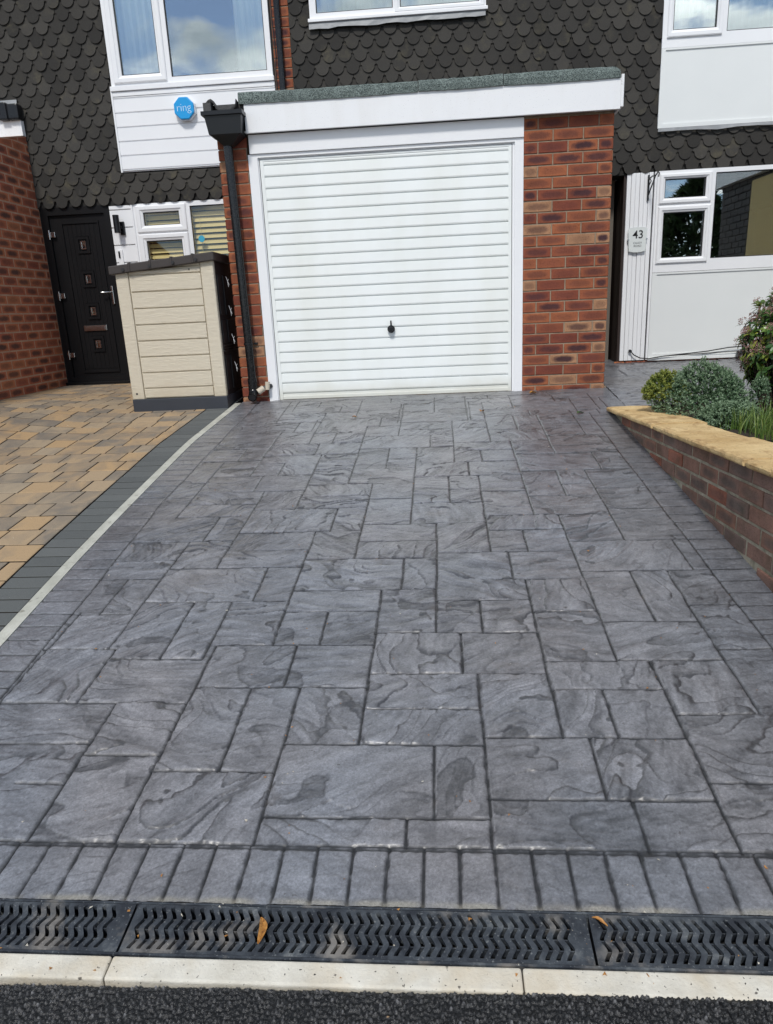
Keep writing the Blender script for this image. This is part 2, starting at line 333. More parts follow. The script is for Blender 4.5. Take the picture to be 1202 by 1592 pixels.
GRASS = mat('grass_blade', rough=.45, fn=f_leafv((.05, .11, .02), (.13, .22, .04), (.34, .38, .10)))
HEDGE = mat('conifer_foliage', rough=.6, fn=f_leafv((.015, .035, .012), (.03, .06, .02), (.06, .10, .03)))
BARK = mat('bark', rough=.9, fn=lambda g, b: (g.base(g.mix(g.noise(20, 5), (.04, .028, .018), (.11, .08, .055)), b), g.bump(g.noise(60, 4), b, .006)))
LEAFD = mat('dry_leaf', rough=.6, fn=lambda g, b: (g.base(g.ramp(g.noise(120, 5, .7), [(.35, (.16, .06, .012)), (.5, (.42, .19, .04)), (.7, (.55, .29, .08))]), b), g.bump(g.noise(200, 3), b, .001)))
LEAFG = mat('green_leaf', (.05, .10, .02), .5)
WOODD = mat('dark_stained_boards', rough=.6, fn=lambda g, b: (g.base(g.mix(g.noise(1, 4, vec=g.scaled((30, 30, 2))), (.010, .006, .005), (.035, .018, .013)), b), g.bump(g.noise(1, 4, vec=g.scaled((80, 80, 4))), b, .002)))
LEAD = mat('lead_flashing', rough=.6, metal=.4, fn=lambda g, b: (g.base(g.mix(g.noise(8, 5), (.16, .17, .18), (.36, .37, .38)), b), g.bump(g.noise(9, 3), b, .008)))
SLATE = mat('roof_tiles', (.06, .05, .045), .85)
# ------------------------------------------------------------------ the ground
K = .0137
def sstep(a, b, x):
    t = np.clip((np.asarray(x, float)-a)/(b-a), 0, 1); return t*t*(3-2*t)
def gz(X, Y):
    """height of the drives: a ramp up from the road that levels out past the garage front"""
    X = np.asarray(X, float); Y = np.asarray(Y, float)
    z = np.where(Y < 0, .113*Y, .05*Y); s = sstep(-3.2, -4.5, X) * sstep(-1.6, .1, Y)
    return z + np.maximum(.078-z, 0)*s
def toXY(xp, yp): return (xp+K*yp)/(1+K*K), (yp-K*xp)/(1+K*K)
def P3(xp, yp, dz=0):
    X, Y = toXY(xp, yp); return (float(X), float(Y), float(gz(X, Y))+dz)
def vnoise(x, y, seed=0):
    xi = np.floor(x).astype(np.int64); yi = np.floor(y).astype(np.int64); fx = x-xi; fy = y-yi
    def hsh(a, b):
        h = (a*374761393 + b*668265263 + seed*974634777) & 0xffffffff
        h = ((h ^ (h >> 13))*1274126177) & 0xffffffff; h = (h ^ (h >> 16)) & 0xffff
        th = h*(2*math.pi/65536); return np.cos(th), np.sin(th)
    u = fx*fx*fx*(fx*(fx*6-15)+10); v = fy*fy*fy*(fy*(fy*6-15)+10); r = 0
    for dx in (0, 1):
        for dy in (0, 1):
            gx, gy = hsh(xi+dx, yi+dy); r = r + (gx*(fx-dx)+gy*(fy-dy))*(u if dx else 1-u)*(v if dy else 1-v)
    return r*1.5
def fbm(x, y, o=4, seed=0, gain=.5):
    r = 0; a = 1
    for i in range(o): r = r + a*vnoise(x*2**i+i*17.3, y*2**i-i*9.1, seed+i); a *= gain
    return r
XR = .40
XBY = [-4.6, -3.7, -3.0, -2.4, -1.2, -.2]; XBX = [-2.115, -2.125, -2.165, -2.205, -2.21, -2.205]
SY = [-4.9, -3.745, -3.07, -2.59, -2.08, -1.2, -.1]; SX = [-2.235, -2.288, -2.334, -2.358, -2.375, -2.40, -2.35]
def xb(y): return np.interp(y, XBY, XBX)
def xs(y): return np.interp(y, SY, SX)          # right edge of the pale edging strip
VJ = [(-2.051,-2.56,-1.649),(-2.023,-3.52,-3.23),(-1.97,-1.649,-1.394),(-1.917,-0.773,-0.126),(-1.878,-3.761,-2.856),(-1.848,-4.065,-3.761),(-1.818,-2.856,-2.56),(-1.817,-1.944,-1.025),(-1.733,-2.203,-1.944),(-1.727,-1.025,-0.773),(-1.713,-4.6,-4.065),(-1.665,-3.826,-3.432),(-1.665,-3.139,-2.203),(-1.66,-0.334,-0.142),(-1.648,-1.944,-1.719),(-1.566,-1.322,-0.516),(-1.513,-3.826,-3.432),(-1.491,-1.563,-1.322),(-1.486,-4.6,-3.744),(-1.463,-0.516,-0.334),(-1.44,-2.478,-1.563),(-1.434,-3.432,-3.139),(-1.407,-1.322,-1.074),(-1.318,-0.706,-0.15),(-1.299,-4.36,-3.986),(-1.285,-3.744,-2.767),(-1.215,-2.767,-2.478),(-1.204,-2.118,-0.936),(-1.194,-3.986,-3.744),(-1.14,-4.6,-3.986),(-1.116,-0.936,-0.706),(-1.116,-3.744,-3.516),(-1.078,-0.247,-0.116),(-1.065,-3.069,-2.118),(-1.008,-1.868,-1.471),(-0.989,-0.861,-0.313),(-0.966,-1.195,-0.313),(-0.922,-4.25,-3.351),(-0.845,-3.351,-3.069),(-0.831,-2.698,-1.471),(-0.775,-4.6,-4.514),(-0.748,-1.471,-1.195),(-0.724,-0.594,-0.125),(-0.709,-4.514,-4.25),(-0.703,-3.673,-2.698),(-0.635,-2.437,-2.033),(-0.618,-3.918,-3.673),(-0.595,-1.788,-0.861),(-0.57,-4.6,-3.918),(-0.539,-3.673,-3.444),(-0.516,-2.033,-1.788),(-0.479,-0.861,-0.117),(-0.466,-3.026,-2.033),(-0.456,-0.861,-0.313),(-0.43,-1.788,-1.566),(-0.391,-3.279,-3.026),(-0.353,-1.395,-0.347),(-0.347,-4.219,-3.279),(-0.304,-3.026,-2.792),(-0.294,-0.218,-0.111),(-0.276,-4.447,-4.219),(-0.227,-2.619,-1.395),(-0.213,-4.6,-4.447),(-0.193,-4.219,-4.002),(-0.15,-1.12,-0.766),(-0.125,-0.57,-0.137),(-0.112,-3.85,-2.619),(-0.03,-2.374,-1.978),(-0.022,-0.766,-0.645),(-0.009,-4.6,-3.85),(0.019,-1.673,-0.766),(0.078,-3.61,-3.22),(0.135,-2.929,-1.978),(0.213,-0.364,-0.193),(0.226,-4.119,-3.22),(0.234,-1.978,-1.673),(0.274,-1.304,-0.658),(0.334,-3.22,-2.929),(0.47,-0.779,-0.658),(0.497,-0.658,-0.165),(0.696,-0.441,0.027),(-2.105,-4.6,-3.5)]
HJ = [(-4.514,-1.14,-0.57),(-4.447,-0.57,-0.009),(-4.411,-1.849,-1.713),(-4.385,-0.009,0.149),(-4.36,-1.486,-1.14),(-4.3,-1.713,-1.486),(-4.253,-1.988,-1.713),(-4.25,-1.14,-0.57),(-4.219,-0.57,-0.009),(-4.119,-0.009,0.226),(-4.096,-0.922,-0.57),(-4.065,-2.121,-1.486),(-4.002,-0.347,-0.009),(-3.986,-1.486,-0.922),(-3.918,-0.922,-0.347),(-3.85,-0.347,0.226),(-3.826,-1.848,-1.513),(-3.786,0.226,0.4),(-3.761,-2.124,-1.848),(-3.744,-1.486,-0.922),(-3.673,-0.922,-0.347),(-3.61,-0.112,0.226),(-3.536,-0.347,-0.112),(-3.52,-2.135,-1.878),(-3.516,-1.285,-0.922),(-3.498,0.226,0.4),(-3.444,-0.703,-0.347),(-3.432,-1.878,-1.285),(-3.351,-1.285,-0.703),(-3.279,-0.518,-0.112),(-3.23,-2.152,-1.878),(-3.22,-0.112,0.4),(-3.139,-1.878,-1.285),(-3.069,-1.285,-0.703),(-3.053,-2.162,-1.878),(-3.026,-0.703,-0.112),(-2.967,-1.665,-1.285),(-2.929,-0.112,0.4),(-2.892,-1.065,-0.703),(-2.856,-2.175,-1.665),(-2.792,-0.466,-0.112),(-2.767,-1.665,-1.065),(-2.698,-1.065,-0.466),(-2.619,-0.466,0.135),(-2.563,0.135,0.4),(-2.56,-2.051,-1.665),(-2.478,-1.665,-1.065),(-2.437,-0.831,-0.466),(-2.39,-2.051,-1.665),(-2.374,-0.227,0.135),(-2.361,-1.065,-0.831),(-2.31,-1.44,-1.065),(-2.289,-0.466,-0.227),(-2.285,-2.205,-2.051),(-2.281,0.135,0.4),(-2.248,-0.635,-0.466),(-2.203,-2.051,-1.44),(-2.203,-0.03,0.135),(-2.118,-1.44,-0.831),(-2.043,-2.206,-2.051),(-2.033,-0.831,-0.227),(-1.978,-0.227,0.4),(-1.944,-2.051,-1.44),(-1.868,-1.204,-0.831),(-1.796,-1.321,-1.204),(-1.788,-0.831,-0.227),(-1.719,-1.817,-1.648),(-1.691,-1.008,-0.831),(-1.673,-0.227,0.4),(-1.649,-2.208,-1.817),(-1.566,-0.595,-0.227),(-1.563,-1.817,-1.204),(-1.518,0.019,0.4),(-1.471,-1.204,-0.595),(-1.395,-0.595,0.019),(-1.394,-2.209,-1.97),(-1.322,-1.817,-1.204),(-1.304,0.019,0.4),(-1.195,-1.204,-0.595),(-1.12,-0.353,0.019),(-1.074,-1.566,-1.204),(-1.053,-0.966,-0.353),(-1.025,-1.817,-1.566),(-0.956,-0.15,0.019),(-0.936,-1.204,-0.966),(-0.861,-0.966,-0.353),(-0.773,-1.917,-1.566),(-0.766,-0.353,0.019),(-0.706,-1.566,-0.989),(-0.658,0.274,0.47),(-0.57,-0.353,-0.125),(-0.516,-1.917,-1.318),(-0.474,-1.318,-0.989),(-0.334,-1.66,-1.463),(-0.313,-0.989,-0.479),(-0.218,-0.479,-0.125)]
prn = random.Random(3)
VJ2 = []; HJ2 = []
for k in range(32): VJ2.append((-2.392+.083*k+.0827+prn.uniform(-.003, .003), -4.752, -4.602))
for k in range(40):
    y = -4.56+.0955*k
    if y < -.72: HJ2.append((y+prn.uniform(-.003, .003), XR, .56))
    if y < -.2: HJ2.append((y+prn.uniform(-.003, .003), -2.42, float(xb(y))))
for k in range(40, 48):
    y = -4.56+.0955*k
    if y < -.15: HJ2.append((y, -2.42, float(xb(y))))
# random ashlar joints for the path beside the garage
def ashlar(x0, x1, y0, y1, V, H, r):
    def rec(a, b, c, d):
        w_, h_ = b-a, d-c
        if w_*h_ < .14 and max(w_, h_) < .55 and r.random() < .85 or max(w_, h_) < .22: return
        if w_ > h_*r.uniform(.8, 1.3):
            m_ = a+w_*r.choice((.35, .42, .55, .63)); V.append((m_, c, d)); rec(a, m_, c, d); rec(m_, b, c, d)
        else:
            m_ = c+h_*r.choice((.36, .45, .55, .62)); H.append((m_, a, b)); rec(a, b, c, m_); rec(a, b, m_, d)
    rec(x0, x1, y0, y1)
def slabs(name, xa, ya, V, H, clip, xedge=None, coarse=.01):
    """stamped concrete sheet on the grid xa x ya: pressed joints, riven slate faces"""
    X, Y = np.meshgrid(xa, ya); ny, nx = X.shape
    # which slab a point belongs to (flood fill on a coarse raster)
    x0, x1, y0, y1 = xa[0], xa[-1], ya[0], ya[-1]; cw = int((x1-x0)/coarse)+1; ch = int((y1-y0)/coarse)+1
    ras = np.zeros((ch, cw), np.int32)
    for (x, a, b) in V:
        i = int((x-x0)/coarse)
        if 0 <= i < cw: ras[max(0, int((a-y0)/coarse)):max(0, int((b-y0)/coarse)+1), i] = -1
    for (y, a, b) in H:
        j = int((y-y0)/coarse)
        if 0 <= j < ch: ras[j, max(0, int((a-x0)/coarse)):max(0, int((b-x0)/coarse)+1)] = -1
    for j in range(ch):
        for f in ((xb,) if xedge else ()):
            i = int((float(f(y0+j*coarse))-x0)/coarse)
            if 0 <= i < cw: ras[j, max(0, i-1):i+1] = -1
    lab = 0; rl = ras.tolist()
    for j in range(ch):
        for i in range(cw):
            if rl[j][i] == 0:
                lab += 1; st = [(j, i)]; rl[j][i] = lab
                while st:
                    a, b = st.pop()
                    for c, d in ((a+1, b), (a-1, b), (a, b+1), (a, b-1)):
                        if 0 <= c < ch and 0 <= d < cw and rl[c][d] == 0: rl[c][d] = lab; st.append((c, d))
    ras = np.array(rl)
    for ax in (0, 1, 0, 1):
        q = np.roll(ras, 1, ax); ras = np.where((ras < 0) & (q > 0), q, ras)
    ras = np.maximum(ras, 0)
    T = ras[np.clip(((Y-y0)/coarse).astype(int), 0, ch-1), np.clip(((X-x0)/coarse).astype(int), 0, cw-1)]
    rs = np.random.RandomState(11); n = lab+2
    ang = rs.uniform(-.5, .5, n)+np.where(rs.rand(n) < .45, 0, rs.uniform(.5, 1.2, n)*np.sign(rs.rand(n)-.3)); ox = rs.uniform(0, 90, n); oy = rs.uniform(0, 90, n)
    kind = rs.rand(n); tone = rs.normal(1, .055, n); tilt = rs.normal(0, .006, (n, 2))
    ca, sa = np.cos(ang)[T], np.sin(ang)[T]; U = X*ca+Y*sa+ox[T]; W = -X*sa+Y*ca+oy[T]; kd = kind[T]
    w1 = fbm(U*2.6, W*2.6, 2, 5); w2 = fbm(U*13, W*13, 3, 15, .55)
    n1 = fbm(U*1.1+w1*.2, W*4.2+w1*.45, 2, 21, .45)                   # long wavy cleft bands
    t = (n1*2.9+w2*.16)+W*np.where(kd < .45, 7.0, 3.0)+5; fl = np.floor(t); fr = t-fl; band = fr*sstep(1.0, .88, fr)
    n2 = fbm(U*2.9+w1*.5+40, W*4.0+7, 2, 33, .4)                      # flaked-out hollows
    e2 = n2+fbm(U*26, W*26, 2, 61)*.03; side = sstep(-.35, .25, fbm(U*2.1+31, W*2.7+3, 2, 38)); fhol = sstep(.34, .352, e2); flake = fhol*(1-.82*sstep(.352, .60, e2))*(.25+.75*side); flake2 = sstep(.60, .61, e2)
    n3 = fbm(U*13, W*17, 4, 41, .6); n4 = fbm(U*55, W*70, 3, 51, .6); n5 = fbm(U*150, W*150, 2, 71, .6)
    wav = np.where(kd < .45, 1.15, np.where(kd < .8, .75, .45)); g1 = fbm(U*4.0+w1*.2, W*22+w1*.8, 3, 23, .6); g2 = fbm(U*14, W*52+w1, 2, 24, .6)
    sold = sstep(-4.59, -4.61, Y) if xedge else 0.0
    if xedge: sold = np.maximum(sold, np.maximum(X > XR, X < xb(Y)))
    wav = wav*(1-.7*sold); ns = 1-.85*sold
    h = g1*.0016*ns*wav + g2*.0006 + band*.0060*wav*sstep(-.35, .2, fbm(U*2.3+9, W*2.3, 2, 66)+.08) + n1*.0012*wav - fhol*.0030*ns - flake2*.0016*ns + n3*.0010 + n4*.0008 + n5*.0005
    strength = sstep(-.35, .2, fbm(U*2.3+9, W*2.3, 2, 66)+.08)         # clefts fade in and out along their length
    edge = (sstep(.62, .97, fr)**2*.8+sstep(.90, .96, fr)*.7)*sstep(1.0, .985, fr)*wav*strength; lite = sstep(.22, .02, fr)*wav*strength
    # joints
    jx = fbm(X*30, Y*30, 3, 81)*.0022
    dv_ = np.full(X.shape, 9.); dh_ = np.full(X.shape, 9.)
    def seg(ax, lo, hi, p, D, A, B):
        # A: coordinate across, B: along
        ia = np.searchsorted(ax, p-.03), np.searchsorted(ax, p+.03); return ia
    for i_, (x, a, b) in enumerate(V):
        i0, i1 = np.searchsorted(xa, x-.03), np.searchsorted(xa, x+.03); j0, j1 = np.searchsorted(ya, a-.02), np.searchsorted(ya, b+.02)
        if i1 <= i0 or j1 <= j0: continue
        yy = ya[j0:j1][:, None]; xx = xa[i0:i1][None]; wob = .0012*np.sin(yy*7+i_*2.1)+.0009*np.sin(yy*23+i_)
        d = np.hypot(xx-x-wob, np.maximum(0, np.maximum(a-yy, yy-b))); dv_[j0:j1, i0:i1] = np.minimum(dv_[j0:j1, i0:i1], d)
    for i_, (y, a, b) in enumerate(H):
        i0, i1 = np.searchsorted(xa, a-.02), np.searchsorted(xa, b+.02); j0, j1 = np.searchsorted(ya, y-.03), np.searchsorted(ya, y+.03)
        if i1 <= i0 or j1 <= j0: continue
        yy = ya[j0:j1][:, None]; xx = xa[i0:i1][None]; wob = .0014*np.sin(xx*7+i_*1.3)+.001*np.sin(xx*21+i_)
        d = np.hypot(yy-y-wob, np.maximum(0, np.maximum(a-xx, xx-b))); dh_[j0:j1, i0:i1] = np.minimum(dh_[j0:j1, i0:i1], d)
    if xedge:
        d = np.abs(X-xb(Y)-.003*np.sin(Y*9)); dv_ = np.where(Y > -4.6, np.minimum(dv_, d), dv_)
        dh_ = np.minimum(dh_, np.minimum(np.abs(Y+4.600), np.abs(Y+4.609)*1.0)); d = np.abs(X-XR-.002*np.sin(Y*8)); dv_ = np.where((Y > -4.6) & (Y < -.75), np.minimum(dv_, d), dv_)
    jw = .0062-.0012*sstep(-3.4, -1.5, Y); jw = jw*.70; gv = sstep(jw+.0010, jw*.5, dv_+jx*.8); gh = sstep(.0050, .0024, dh_+jx*.8); g = np.maximum(gv, gh*.8)
    sh = np.maximum(sstep(.014, .005, dv_+jx*2), sstep(.011, .004, dh_+jx*2))
    h = h*(1-g)*(1-.4*sh) - .0062*gv - .0036*gh*(1-gv) - .0006*sh
    # slab colour: release powder darkens hollows and joints; shade and light painted along the clefts
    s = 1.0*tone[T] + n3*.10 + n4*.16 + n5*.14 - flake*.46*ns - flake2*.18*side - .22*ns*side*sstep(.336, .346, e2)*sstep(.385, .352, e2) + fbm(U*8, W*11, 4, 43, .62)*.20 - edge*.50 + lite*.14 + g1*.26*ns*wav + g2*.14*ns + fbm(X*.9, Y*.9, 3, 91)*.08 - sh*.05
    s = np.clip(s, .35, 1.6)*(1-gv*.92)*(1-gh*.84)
    rim = np.exp(-((Y+4.752)/.008)**2)*(fbm(X*9, Y*9, 3, 14)+.75)*1.0 if xedge else 0
    base = np.array([.158, .166, .186]); warm = np.array([.166, .163, .172])
    q = np.clip(.5+fbm(X*1.3+5, Y*1.3, 3, 77), 0, 1)[..., None]
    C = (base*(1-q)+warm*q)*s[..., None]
    if xedge: C = C*(1-np.clip(rim, 0, .8)[..., None])+np.array([.27, .255, .215])*np.clip(rim, 0, .8)[..., None]
    WX, WY = toXY(X, Y); Z = gz(WX, WY)+h; WX = WX; co = np.stack([WX, WY, Z], -1).reshape(-1, 3)
    i, j = np.meshgrid(np.arange(nx-1), np.arange(ny-1)); keep = clip((X[:-1, :-1]+X[1:, 1:])/2, (Y[:-1, :-1]+Y[1:, 1:])/2)
    a = (j*nx+i)[keep]; Q = np.stack([a, a+1, a+nx+1, a+nx], 1)
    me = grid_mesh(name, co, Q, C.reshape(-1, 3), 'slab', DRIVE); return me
def grid_mesh(name, co, Q, C, attr, mt):
    used = np.zeros(len(co), bool); used[Q.ravel()] = True; idx = np.cumsum(used)-1; co = co[used]; C = C[used]; Q = idx[Q]
    me = bpy.data.meshes.new(name); me.vertices.add(len(co)); me.vertices.foreach_set('co', co.astype(np.float32).ravel())
    me.loops.add(Q.size); me.loops.foreach_set('vertex_index', Q.astype(np.int32).ravel())
    me.polygons.add(len(Q)); me.polygons.foreach_set('loop_start', np.arange(0, Q.size, 4, dtype=np.int32))
    me.polygons.foreach_set('use_smooth', np.ones(len(Q), bool)); me.update(calc_edges=True)
    at = me.attributes.new(attr, 'FLOAT_COLOR', 'POINT'); at.data.foreach_set('color', np.hstack([C, np.ones((len(C), 1))]).astype(np.float32).ravel())
    me.materials.append(mt); o = bpy.data.objects.new(name, me); col.objects.link(o); return o
FR = np.arange(-4.757, -3.4, .0032); MD = np.arange(-3.4, -2.0, .0048); BK = np.arange(-2.0, .035, .0075)
ya = np.concatenate([FR, MD, BK]); xa = np.arange(-2.42, .70, .0037)
Vd = VJ+VJ2; Hd = HJ+HJ2
Hd += [(-.105, -2.2, -1.3), (-.13, -.5, .45), (-.30, .05, .62), (-.62, -1.9, -1.75)]; Vd += [(.56, -.75, -.3), (.33, -.75, -.31), (-1.6, -1.0, -.72), (-1.85, -.42, -.1)]
def clip_main(X, Y): return (X > xs(Y)-.004) & ((Y < -.70) & (X < .572) | (Y >= -.70)) & ((Y < .02))
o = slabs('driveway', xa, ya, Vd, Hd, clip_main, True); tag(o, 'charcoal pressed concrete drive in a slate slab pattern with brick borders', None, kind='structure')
pv = []; ph = []; ashlar(.70, 4.0, -2.2, 1.75, pv, ph, random.Random(5))
o = slabs('path', np.arange(.696, 4.0, .011), np.arange(-2.2, 1.75, .011), pv, ph, lambda X, Y: ((Y > -.70) | (X > 3.4)) , None, .02)
tag(o, 'charcoal pressed concrete path past the garage side', None, kind='structure')
mb = MB(); mb.box(-2.1, .69, .02, 1.5, -.2, .01); tag(mb.build('garage_floor', MORTAR), kind='structure')
# road, with real chippings next to the kerb
xa2 = np.arange(-2.9, 1.2, .0022); ya2 = np.arange(-5.32, -4.922, .0022); X, Y = np.meshgrid(xa2, ya2)
def chips(X, Y, s, seed):
    gx = X/s; gy = Y/s; ix = np.floor(gx).astype(int); iy = np.floor(gy).astype(int); F = np.full(X.shape, 9.); I = np.zeros(X.shape, np.int64)
    for a in (-1, 0, 1):
        for b in (-1, 0, 1):
            cx = ix+a; cy = iy+b; hh = ((cx*73856093) ^ (cy*19349663) ^ seed) & 0xffffff; hh = (hh*1103515245+12345) & 0x7fffffff
            px = cx+.5+(((hh >> 4) & 255)/255-.5)*.8; py = cy+.5+(((hh >> 13) & 255)/255-.5)*.8; d = np.hypot(gx-px, gy-py)
            k = d < F; F = np.where(k, d, F); I = np.where(k, (hh >> 3) & 1023, I)
    return F, I/1023.
F1, I1 = chips(X, Y, .0078, 5); F2, I2 = chips(X, Y, .0045, 9)
h = (sstep(.62, .10, F1)*(.3+.7*I1))*.0072+(sstep(.6, .1, F2))*.0012+fbm(X*6, Y*6, 3)*.0025
dn = fbm(X*2.5, Y*2.5, 3, 7)
c = (.004+.09*I1**4+.10*(I1 > .985)*sstep(.5, .2, F1))*sstep(.62, .25, F1)+.002
c = c*.72*(1+.5*dn); C = np.stack([c, c, c*1.04], -1)
tanp = (I2 > .9985)[..., None]; C = np.where(tanp, np.array([.35, .22, .11]), C)
co = np.stack([X, Y, -.560+h+(Y+4.93)*.02], -1).reshape(-1, 3); i, j = np.meshgrid(np.arange(len(xa2)-1), np.arange(len(ya2)-1)); a = (j*len(xa2)+i).ravel()
o = grid_mesh('road', co, np.stack([a, a+1, a+len(xa2)+1, a+len(xa2)], 1), C.reshape(-1, 3), 'stone', ASPH); tag(o, 'fresh black asphalt road surface of coarse chippings', None, kind='structure')
def sheet(name, x0, x1, y0, y1, z, mt, label=None):
    mb = MB(); mb.poly([(x0, y0, z), (x1, y0, z), (x1, y1, z), (x0, y1, z)]); return tag(mb.build(name, mt), label, kind='structure')
sheet('road', -40, 40, -11, -4.95, -.572, ASPHF)
sheet('ground', -300, 300, -300, 300, -.66, SOIL)
sheet('pavement', -40, 40, -13, -11, -.55, KERB)
# pale concrete kerb between the drain and the road
mb = MB(); xs_ = [-3.4, -2.27, -1.366, -.535, .30, 1.13]
sl = .113
for a, b in zip(xs_[:-1], xs_[1:]):
    a0, b0 = a+.0012, b-.0012; bm = bmesh.new(); bmesh.ops.create_cube(bm, size=1)
    for v in bm.verts:
        xp = a0 if v.co.x < 0 else b0; yp = -4.8815 if v.co.y > 0 else -4.9305; X_, Y_ = toXY(xp, yp)
        v.co = Vector((X_, Y_, .113*Y_+.001 if v.co.z > 0 else -.75))
    bmesh.ops.bevel(bm, geom=bm.edges[:], offset=.005, segments=3, profile=.5, affect='EDGES'); mb.add_bm(bm, 0)
tag(mb.build('kerb', KERB), 'pale cream concrete kerb edging between drain and road', kind='structure')
# pale strip between the two drives
mb = MB(); cuts = [-4.85, -3.95, -3.07, -2.09, -1.15, -.085]
for a, b in zip(cuts[:-1], cuts[1:]):
    n = 6; ys = np.linspace(a+.002, b-.002, n)
    for k in range(n-1):
        q = []
        for y in (ys[k], ys[k+1]):
            wd = .052; x1_ = float(xs(y))-.004; x0_ = x1_-wd; q.append((P3(x0_, y, .004), P3(x1_, y, .004), P3(x0_, y, -.05), P3(x1_, y, -.05)))
        (A, B, A2, B2), (C_, D, C2, D2) = q
        mb.poly([A, B, D, C_]); mb.poly([A, C_, C2, A2]); mb.poly([B, B2, D2, D])
        if k == 0: mb.poly([A, A2, B2, B])
        if k == n-2: mb.poly([C_, D, D2, C2])
tag(mb.build('edging_strip', STRIP), 'pale concrete edging strip dividing the tan block drive from the slab drive', kind='structure')
# neighbour's block paving
mb = MB(); bj = MB()
def block(q, top, c, ch=.003):
    """q: four plan corners (xp,yp) anticlockwise"""
    cx = sum(p[0] for p in q)/4; cy = sum(p[1] for p in q)/4
    def ins(p, d):
        v = Vector((cx-p[0], cy-p[1])); return (p[0]+math.copysign(min(d, abs(v.x)*.9), v.x), p[1]+math.copysign(min(d, abs(v.y)*.9), v.y))
    dz = prn.uniform(-.0012, .0012); T_ = [P3(*ins(p, ch), top+dz) for p in q]; M_ = [P3(*p, top-.003+dz) for p in q]; B_ = [P3(*p, top-.04) for p in q]
    mb.poly(T_, 0, c=c)
    for k in range(4):
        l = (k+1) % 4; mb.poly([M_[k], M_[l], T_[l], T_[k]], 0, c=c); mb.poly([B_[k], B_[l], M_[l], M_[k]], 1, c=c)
y = -5.0; rows = []
while y < 1.9: p = (.183 if y < -1.45 else .168 if y < -1 else .152 if y < -.4 else .14); rows.append((y, y+p)); y += p
off = -2.388-(-5.0); shift = min(abs(r[0]+2.388) for r in rows)
rows = [(a-shift, b-shift) for a, b in rows]
def xg(y): return float(xs(y))-.0+(-.056)-.196
for a, b in rows:
    x = xg((a+b)/2)-.002; first = True
    while x > -6.6:
        ln = prn.choice((.215, .19, .17, .17) if not first else (.21, .12, .15, .09)); first = False; x0_ = x-ln
        yc = (a+b)/2
        c = (min(1, max(0, prn.gauss(.50, .26))), prn.random(), 0.0); g_ = .0046
        xr0 = xg(a)-.002 if x > xg(yc)-.01 else x; xr1 = xg(b)-.002 if x > xg(yc)-.01 else x
        w1_, w2_ = prn.uniform(-.0015, .0015), prn.uniform(-.0015, .0015)
        if not (yc > -.02 and x > -2.40) and not (x < -4.66 and yc > -.2): block([(x0_+g_, a+g_+w1_), (xr0-g_, a+g_+w1_), (xr1-g_, b-g_+w2_), (x0_+g_, b-g_+w2_)], .0, c)
        x = x0_
y = -4.9
while y < 1.4:
    y2 = y+.1005; g_ = .0018
    g_ = .0046; q = [(xg(y)+g_, y+g_), (xg(y)+.194-g_, y+g_), (xg(y2)+.194-g_, y2-g_), (xg(y2)+g_, y2-g_)]
    block(q, 0, (prn.random(), 0, 1.0), .003); y = y2
for gx in np.arange(-6.8, -2.4, .4):
    for gy in np.arange(-5.2, 1.6, .4):
        gx1 = min(gx+.4, -2.43)
        bj.poly([(gx, gy, float(gz(gx, gy))-.022), (gx1, gy, float(gz(gx1, gy))-.022), (gx1, gy+.4, float(gz(gx1, gy+.4))-.022), (gx, gy+.4, float(gz(gx, gy+.4))-.022)])
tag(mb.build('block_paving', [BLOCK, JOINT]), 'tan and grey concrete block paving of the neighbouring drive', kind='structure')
tag(bj.build('jointing_sand', JOINT), kind='structure')
# ------------------------------------------------------------------ bricks and tiles
UNDER = mat('dark_underlay', (.018, .017, .016), .9)
CR = .083; BL = .225
def bricks(mb, o, ud, nd, L_, H_, seed=1, row0=0, zcap=None, off=0.0, uneven=.001, stretch=1.0, g=.010, heart=(.25, 1.0), shear=0.0, cap=None, proud=.006):
    """stretcher-bond bricks standing proud of a mortar bed; o = lower corner, ud = direction along, nd = outward"""
    r = random.Random(seed); o = Vector(o); ud = Vector(ud); nd = Vector(nd); upv = Vector((0, 0, 1)); bl = BL*stretch
    for k in range(int(H_/CR)+1):
        z0 = k*CR; z1 = min(z0+CR-g, H_)
        if z1-z0 < .01: continue
        x = -bl+((bl/2 if (k+row0) % 2 else 0)+off) % bl-(0)
        while x < L_:
            a, b = max(x, 0), min(x+bl-g, L_)
            if b-a > .012:
                d = proud+r.uniform(-uneven, uneven); u0_ = (a-x)/(bl-g)*2-1; u1_ = (b-x)/(bl-g)*2-1
                if b-a < bl*.6: u0_, u1_ = -1, 1
                c = (r.random(), max(0, min(1, r.uniform(*heart))), r.random()*.94 if b-a > bl*.6 else r.random()**.45)
                e = .003; P = lambda u, z, dd: o+ud*u+upv*(min(z, cap(u)) if cap else z)+nd*dd
                if cap and z0 > cap(b): x += bl; continue
                F = [P(a+e, z0+e, d), P(b-e, z0+e, d), P(b-e, z1-e, d), P(a+e, z1-e, d)]
                M = [P(a, z0, d-e), P(b, z0, d-e), P(b, z1, d-e), P(a, z1, d-e)]; B = [P(a, z0, -.004), P(b, z0, -.004), P(b, z1, -.004), P(a, z1, -.004)]
                UV = [(u0_, -1), (u1_, -1), (u1_, 1), (u0_, 1)]
                mb.poly(F, 0, UV, c)
                for i in range(4):
                    j = (i+1) % 4; mb.poly([M[i], M[j], F[j], F[i]], 0, [UV[i], UV[j], UV[j], UV[i]], c); mb.poly([B[i], B[j], M[j], M[i]], 0, [UV[i], UV[j], UV[j], UV[i]], c)
            x += bl
TW = .142; TX = .100
